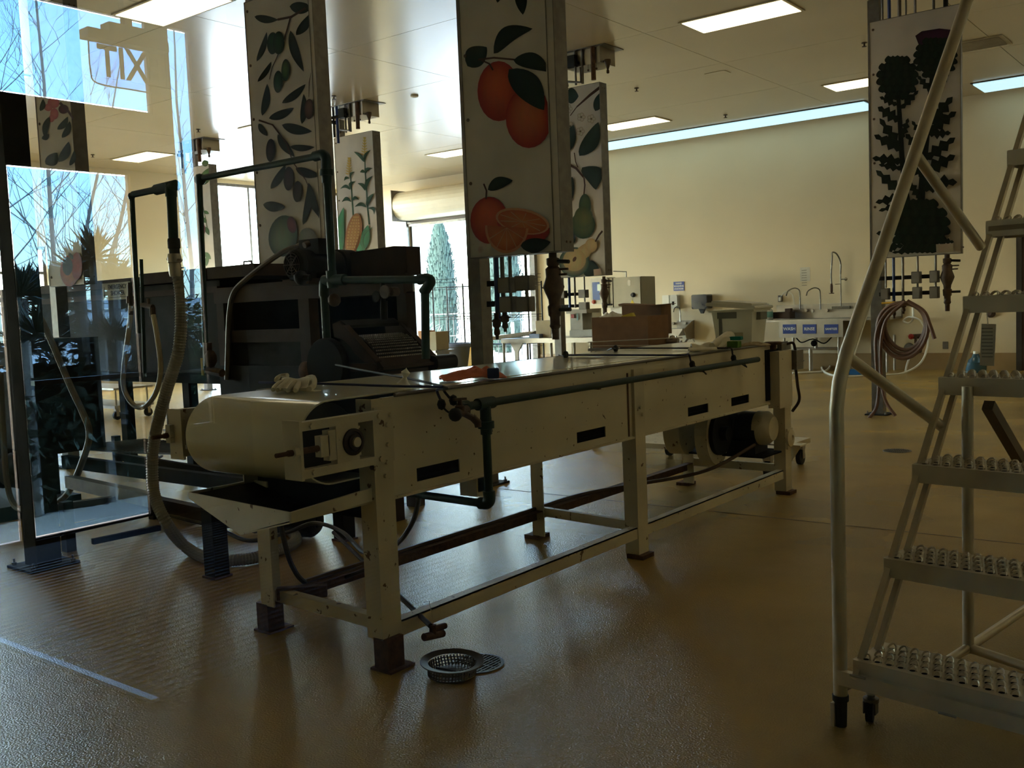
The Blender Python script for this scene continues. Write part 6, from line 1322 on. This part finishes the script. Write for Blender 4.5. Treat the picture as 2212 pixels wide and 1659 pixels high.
mc.part('head', MB().box(a.x, b.x, yt+.12, yt+.5, a.z-.04, a.z+.02), mat('machine_grey', (.33, .31, .26), .5)); mc.part('base', MB().rbox(((a.x+b.x)/2+.08, yt+.35, zt_+.06), ((b.x-a.x)*1.25, .4, .11), .02), mat('machine_grey', (.33, .31, .26), .5))
q = on_y(1237, 683, yt+.19); mc.part('red_label', MB().cbox(q, (.06, .004, .06)), mat('red_label', (.35, .04, .04), .5)); q = on_y(1247, 683, yt+.19); mc.part('sight_glass', MB().cbox(q, (.025, .004, .13)), mat('screen', (.25, .42, .40), .2))
for px, h, lb in ((1216, .2, 'white squeeze bottle on the stainless table left of the bench machine'), (1196, .26, 'clear tall tube standing on the stainless table under the valve')):
    q = on_y(px, 728, yt+.15); q.z = zt_; solo('bottle', MB().lathe(q, (0, 0, 1), [(0, 0), (.04, 0), (.042, .02), (.04, h*.7), (.015, h*.85), (.015, h), (0, h)], 12), white if px > 1200 else steel, lb, 'bottle')
tbl2 = solo('white_cabinet', MB().box(on_y(1232, 675, 15.6).x, on_y(1276, 722, 15.6).x, 15.6, 16.0, 0.0, on_y(1240, 668, 15.6).z), pal, 'pale cabinet behind the bench machine', 'cabinet')
solo('floor_box', MB().rbox(((on_y(1222, 750, 13.8).x+on_y(1262, 750, 13.8).x)/2, 13.95, .22), (.42, .3, .44), .01), pal, 'pale box on the floor under the stainless table', 'box')
# black wire shelving in front of the roll-up door
ysh = 15.3; wm = mat('black_wire', (.02, .018, .016), .5, .4)
sh = Thing('wire_shelving', 'black wire shelving standing in the roll-up doorway', 'shelf', on_y(1040, 800, ysh))
xa_, xm_, xb_ = on_y(938, 700, ysh).x, on_y(1003, 700, ysh).x, on_y(1143, 700, ysh).x
for x in (xa_, xm_, xb_):
    for y in (ysh, ysh+.45): sh.part('upright', MB().cyl((x, y, 0), (x, y, on_y(1003, 612 if x == xm_ else 615, ysh).z), .017, 8), wm)
for pz_ in (618, 684, 745):
    z = on_y(1003, pz_, ysh).z; w = MB()
    for y in (ysh, ysh+.45): w.beam((xa_, y, z), (xb_, y, z), .008, .012).beam((xa_, y, z-.05), (xb_, y, z-.05), .008, .008)
    n = 60
    for i in range(n): x = xa_+(xb_-xa_)*i/n; w.beam((x, ysh, z), (x, ysh+.45, z), .004, .004); w.beam((x, ysh, z), (x+(xb_-xa_)/n, ysh, z-.05), .003, .003)
    sh.part('wire_shelf', w, wm)
w = MB()
for z in (on_y(1003, 600, ysh).z, on_y(1003, 607, ysh).z): w.tube([(xa_, ysh, z), (xb_, ysh, z), (xb_, ysh+.45, z), (xa_, ysh+.45, z)], .004, 5, closed=True)
sh.part('shelf_rail', w, wm)
q0, q1 = on_y(957, 650, ysh+.2), on_y(1012, 683, ysh+.2); w = MB()
for i in range(9): x = q0.x+(q1.x-q0.x)*i/8; w.beam((x, ysh+.2, q1.z+.01), (x, ysh+.2, q0.z), .006, .006)
for i in range(5): z = q1.z+.01+(q0.z-q1.z)*i/4; w.beam((q0.x, ysh+.2, z), (q1.x, ysh+.2, z), .006, .006)
solo('wire_basket', w, wm, 'black wire grid basket on the middle shelf of the black shelving', 'basket')
gb = Thing('grey_bin', 'large dark grey plastic bin with a wide rim beside the yellow floor sign', 'bin', on_y(970, 800, 14.6))
a, b = on_y(943, 743, 14.6), on_y(1001, 742, 14.6); zz = a.z; cx_ = (a.x+b.x)/2; hw = (b.x-a.x)/2
gb.part('body', MB().lathe((cx_, 14.9, 0.0), (0, 0, 1), [(0, 0), (hw*.78, 0), (hw*.95, zz-.05), (hw*.9, zz-.05), (0, zz-.08)], 20), mat('grey_bin_plastic', (.07, .068, .07), .5)); gb.part('rim', MB().lathe((cx_, 14.9, zz-.06), (0, 0, 1), [(hw*.94, 0), (hw*1.03, 0), (hw*1.03, .06), (hw*.94, .06)], 20), mat('bin_rim', (.10, .11, .16), .4))
yw = Thing('wet_floor_sign', 'yellow folding floor sign between the bin and the grey post', 'floor sign', on_y(1012, 800, 14.2))
a, b = on_y(1004, 745, 14.2), on_y(1024, 745, 14.2); yel = mat('safety_yellow', (.75, .42, .01), .45)
yw.part('board', MB().prism([V((a.x, 14.2, .0)), V((b.x, 14.2, 0)), V((b.x-.05, 14.35, a.z-.05)), V((b.x-.12, 14.37, a.z)), V((a.x+.06, 14.37, a.z)), V((a.x, 14.35, a.z-.06))], (0, .02, 0)), yel)
yw.part('board', MB().prism([V((a.x, 14.55, .0)), V((b.x, 14.55, 0)), V((b.x-.05, 14.40, a.z-.05)), V((a.x+.03, 14.40, a.z-.05))], (0, .02, 0)), yel)
for nm, x0, y0, x1, y1, yy, m, lb in (('orange_box', 903, 715, 914, 752, 11.5, mat('orange_plastic', (.55, .20, .02), .5), 'orange bin between the mill and the green pipe'),
        ('carton', 926, 717, 943, 757, 11.5, pal, 'beige carton right of the green pipe drop'), ('carton', 716, 672, 752, 690, 11.8, pal, 'pale carton seen through the mill opening'),
        ('carton', 736, 664, 772, 692, 12.2, kraft, 'brown carton seen through the mill opening'), ('carton', 788, 676, 800, 690, 11.8, galv, 'grey box seen through the mill opening')):
    a, b = on_y(x0, y0, yy), on_y(x1, y1, yy); solo(nm, MB().rbox(((a.x+b.x)/2, yy+.15, (a.z+b.z)/2), (b.x-a.x, .3, a.z-b.z), .01), m, lb, 'box')
rkx0, rkx1 = on_y(676, 690, 12).x, on_y(945, 757, 12).x
rk = Thing('storage_bench', 'long low storage bench behind the mill carrying cartons', 'bench', ((rkx0+rkx1)/2, 11.9, 0))
zbk = on_y(740, 692, 11.8).z
rk.part('bench_top', MB().box(rkx0, on_y(830, 690, 12).x, 11.6, 12.6, zbk-.05, zbk-.002), steel); rk.part('bench_leg', MB().box(rkx0, rkx0+.08, 11.7, 12.5, 0, zbk-.05).box(on_y(820, 690, 12).x, on_y(830, 690, 12).x, 11.7, 12.5, 0, zbk-.05), steel)
z2 = on_y(930, 757, 11.5).z; rk.part('low_top', MB().box(on_y(895, 750, 11.5).x, on_y(945, 750, 11.5).x, 11.45, 11.9, z2-.04, z2-.002).box(on_y(899, 750, 11.5).x, on_y(902, 750, 11.5).x, 11.5, 11.8, 0, z2-.04).box(on_y(940, 750, 11.5).x, on_y(943, 750, 11.5).x, 11.5, 11.8, 0, z2-.04), steel)

# ------------------------------------------------------------------ outdoors
grd = mat('pale_concrete', (.55, .50, .42), .9, 0, .08, .5)
struct('ground', MB().box(-90, XL-.3, -60, 90, -.4, -.13).box(XL-.3, 60, YB+.3, 90, -.4, -.13).box(XL-.3, GX-.16, -60, YG-.12, -.4, -.13).box(GX-.16, 60, -60, GY-.2, -.4, -.13), grd)
def leaves(mb, c, r, n, size, flat=.6, seed=0, elong=2.2):
    rnd = random.Random(seed); c = V(c)
    for _ in range(n):
        d = V((rnd.gauss(0, 1), rnd.gauss(0, 1), rnd.gauss(0, 1))).normalized()*(rnd.random()**.4)
        p = c+V((d.x*r[0], d.y*r[1], d.z*r[2])); a = V((rnd.gauss(0, 1), rnd.gauss(0, 1), rnd.gauss(0, .7))).normalized(); b = a.orthogonal().normalized(); s = size*rnd.uniform(.6, 1.3)
        mb.add([p, p+a*s*.5+b*s*.5/elong, p+a*s, p+a*s*.5-b*s*.5/elong], [(0, 1, 2, 3)])
    return mb
gr1 = mat('cypress_green', (.008, .024, .017), .85, 0, .3, 4); gr2 = mat('bush_green', (.06, .11, .03), .6, 0, .4, 3); bark = mat('pale_bark', (.42, .37, .31), .8, 0, .25, 10)
def cypress(px, ytop, ybot, w, Y, lb, seed):
    b = on_y(px, ybot, Y); tz_ = on_y(px, ytop, Y).z; H = tz_+.13; t = Thing('cypress_tree', lb, 'tree', (b.x, Y, -.13), 'cypress trees beyond the roll-up door')
    t.part('trunk', MB().cyl((b.x, Y, -.13), (b.x, Y, H*.8), .1, 8, r2=.03), bark)
    mb = MB(); rnd = random.Random(seed)
    for i in range(3800):
        h = rnd.random(); R_ = w*(math.sin(PI*min(1, h*.65+.25))**.5)*(1-h**7)*rnd.uniform(.7, 1.05); a = rnd.random()*2*PI; p = V((b.x+R_*math.cos(a), Y+R_*math.sin(a), -.1+h*H)); s = rnd.uniform(.12, .3); q = V((math.cos(a)*.12, math.sin(a)*.12, 1)).normalized(); o = V((-math.sin(a), math.cos(a), 0))*.035
        mb.add([p-o, p+o, p+q*s], [(0, 1, 2)])
    t.part('inner_mass', MB().lathe((b.x, Y, -.1), (0, 0, 1), [(w*.5, 0), (w*.8, H*.12), (w*.85, H*.4), (w*.72, H*.65), (w*.45, H*.85), (0.02, H*.98)], 14), gr1)
    t.part('foliage', mb, gr1, kind='stuff')
cypress(958, 470, 706, .62, 27, 'tall dark cypress seen left of centre in the roll-up doorway', 1); cypress(1090, 440, 706, .70, 25, 'cypress seen behind the pipes under the orange banner', 2)
def spiky(c, h, r, n, m, lb, name='spiky_plant', seed=0, w=.05, heads=1, group='spiky garden plants', mir_=False, trunk=True):
    c = V(c); rnd = random.Random(seed); t = Thing(name, lb, 'plant', c, group); mb = MB()
    if trunk: t.part('stem', MB().cyl(c, c+V((0, 0, max(.05, h-.02))), .05, 7), bark)
    for k in range(heads):
        hc = c+V((rnd.uniform(-.4, .4), rnd.uniform(-.4, .4), 0))*(0 if k == 0 else 1)+V((0, 0, h*(1 if k == 0 else rnd.uniform(.6, 1))))
        for i in range(n):
            a = rnd.random()*2*PI; e = rnd.uniform(-.2, 1.3); d = V((math.cos(a)*math.cos(e), math.sin(a)*math.cos(e), math.sin(e))); L = r*rnd.uniform(.7, 1.1); s = V((-math.sin(a), math.cos(a), 0))*w
            mb.add([hc, hc+d*L*.45+s, hc+d*L-V((0, 0, L*.12)), hc+d*L*.45-s], [(0, 1, 2, 3)])
    t.part('leaf_blades', mb, m, kind='stuff')
sg_ = mat('silvery_blades', (.16, .17, .13), .6, 0, .2, 4)
for k, (px, py, Y, lb) in enumerate(((935, 720, 22, 'silvery spiky plant left of the cypress outside the doorway'), (905, 700, 21, 'silvery spiky plant at the left jamb of the doorway'), (1105, 660, 21, 'arching silvery plant behind the outlet boxes'), (1050, 700, 22, 'low silvery plant beside the grey post outside'))):
    q = on_y(px, py, Y); spiky((q.x, Y, -.13), max(.3, q.z-.3), .9, 90, sg_, lb, seed=k, w=.02)
gw = solo('garden_wall', MB().box(-40, 0, 30, 30.2, -.13, .55), mat('pale_stucco', (.62, .56, .46), .9), 'low pale garden wall beyond the roll-up door', 'wall')
fn_ = Thing('garden_fence', 'thin dark wire fence beyond the roll-up door', 'fence', (-22, 26, -.13)); fw = MB()
for i in range(60): fw.beam((-30+i*.3, 23.5, -.13), (-30+i*.3, 23.5, 1.2), .02, .02)
fn_.part('fence_mesh', fw, wm, kind='stuff'); fn_.part('fence_rail', MB().beam((-30, 23.5, 1.2), (-12, 23.5, 1.2), .04, .04).beam((-30, 23.5, .5), (-12, 23.5, .5), .03, .03), wm)
# garden west of the gallery, seen mirrored in the viewing glass
def mirr(p): return V((p.x, 2*YG-p.y, p.z))
def bare_tree(base, h, seed, lb, lean=(0, 0), spread=1.0, r0=.055):
    rnd = random.Random(seed); t = Thing('bare_tree', lb, 'tree', base, 'bare winter trees mirrored in the glass'); base = V(base)
    mb = MB(); tr_ = MB()
    pts = [base+V((lean[0]*k/8*h+rnd.uniform(-.03, .03), lean[1]*k/8*h+rnd.uniform(-.03, .03), h*k/8)) for k in range(9)]
    tr_.tube(pts, [r0*.8*(1-k/9.5) for k in range(9)], 7)
    def br(p, d, L, r, dep):
        n = 4; q = [p]
        for i in range(n): d = (d+V((rnd.gauss(0, .12), rnd.gauss(0, .12), .10))).normalized(); q.append(q[-1]+d*L/n)
        mb.tube(q, [r*(1-i/(n+1)) for i in range(n+1)], 4, cap=False)
        if dep:
            for _ in range(3 if dep > 1 else 4):
                i = rnd.randint(1, n); dd = (d+V((rnd.gauss(0, .6), rnd.gauss(0, .6), rnd.gauss(.1, .3)))).normalized(); br(q[i], dd, L*rnd.uniform(.4, .6), r*.5, dep-1)
    for k in range(30):
        f = rnd.uniform(.18, .95); i = int(f*8); p = pts[i].lerp(pts[min(8, i+1)], f*8-i); a = rnd.random()*2*PI; e = rnd.uniform(.5, 1.1)
        br(p, V((math.cos(a)*math.cos(e), math.sin(a)*math.cos(e), math.sin(e))), h*.28*spread*(1.15-f), r0*.22*(1.1-f), 2)
    t.part('trunk', tr_, bark); t.part('branches', mb, bark, kind='stuff')
def mb_(px, py, X): q = mirr(on_x(px, py, X)); return (X, q.y, -.13)
bare_tree(mb_(5, 500, -13), 8.0, 3, 'bare pale-barked tree mirrored at the extreme upper left'); bare_tree(mb_(115, 500, -13), 7.5, 5, 'slender bare tree mirrored left of the EXIT sign')
bare_tree(mb_(405, 500, -12), 6.0, 8, 'bare tree mirrored in the narrow window strip', spread=.8); bare_tree(mb_(60, 560, -11), 4.6, 9, 'leaning bare tree mirrored in the lower window', lean=(0, -.28), r0=.05, spread=1.2)
bare_tree(mb_(95, 600, -10.5), 4.2, 11, 'forked bare tree leaning right in the mirrored lower window', lean=(0, -.36), r0=.06, spread=1.1)
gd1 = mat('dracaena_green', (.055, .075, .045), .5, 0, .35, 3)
for k, (px, py, X, r, lb) in enumerate(((205, 560, -7.6, .36, 'tallest spiky plant mirrored above the EMERGENCY sign'), (170, 590, -7.8, .34, 'spiky plant mirrored left of the tallest one'), (245, 610, -7.7, .32, 'spiky plant mirrored right of the tallest one'), (45, 640, -7.6, .34, 'spiky plant mirrored beside the dark post'), (110, 625, -8.2, .30, 'lower spiky plant mirrored at left'), (290, 660, -7.8, .28, 'small spiky plant mirrored beside the green riser'))):
    q = mirr(on_x(px, py, X)); spiky((X, q.y, -.13), q.z+.13, r, 110, gd1, lb, name='dracaena', seed=20+k, w=.018, heads=3, group='spiky plants mirrored in the glass')
hb2 = Thing('garden_hedge', 'dense dark hedge below the spiky plants mirrored in the glass', 'hedge', (-7.8, -2.6, -.13)); hm = MB()
for k in range(7): leaves(hm, (-7.8, -2.5-.42*k, .45), (.35, .32, .75), 900, .14, seed=40+k)
hb2.part('foliage', hm, gd1, kind='stuff')
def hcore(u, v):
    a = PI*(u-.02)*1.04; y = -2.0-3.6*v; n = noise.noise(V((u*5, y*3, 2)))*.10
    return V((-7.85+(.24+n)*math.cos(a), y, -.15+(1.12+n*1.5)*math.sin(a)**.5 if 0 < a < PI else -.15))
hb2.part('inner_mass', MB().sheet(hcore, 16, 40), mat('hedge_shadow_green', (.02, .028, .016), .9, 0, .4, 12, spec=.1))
bsh = Thing('green_bush', 'bright green bush mirrored in the narrow strip left of the mill', 'bush', (-7.4, -3.9, -.13)); bm2 = MB()
for k in range(4): q = mirr(on_x(415+6*k, 680+25*k, -7.4)); leaves(bm2, (-7.4, q.y, max(.3, q.z-.1)), (.25, .22, .3), 300, .07, seed=60+k)
bsh.part('foliage', bm2, gr2, kind='stuff')
sdm = mat('white_siding', (.78, .78, .74), .5); sd = Thing('siding_wall', 'white lapped siding wall mirrored behind the green bush', 'wall', (-9.6, -5.4, -.13))
for k in range(16): sd.part('siding_board', MB().prism([V((-9.6, -7.6, .0+k*.1)), V((-9.6, -7.6, .095+k*.1)), V((-9.57, -7.6, .0+k*.1))], (0, 3.0, 0)), sdm)
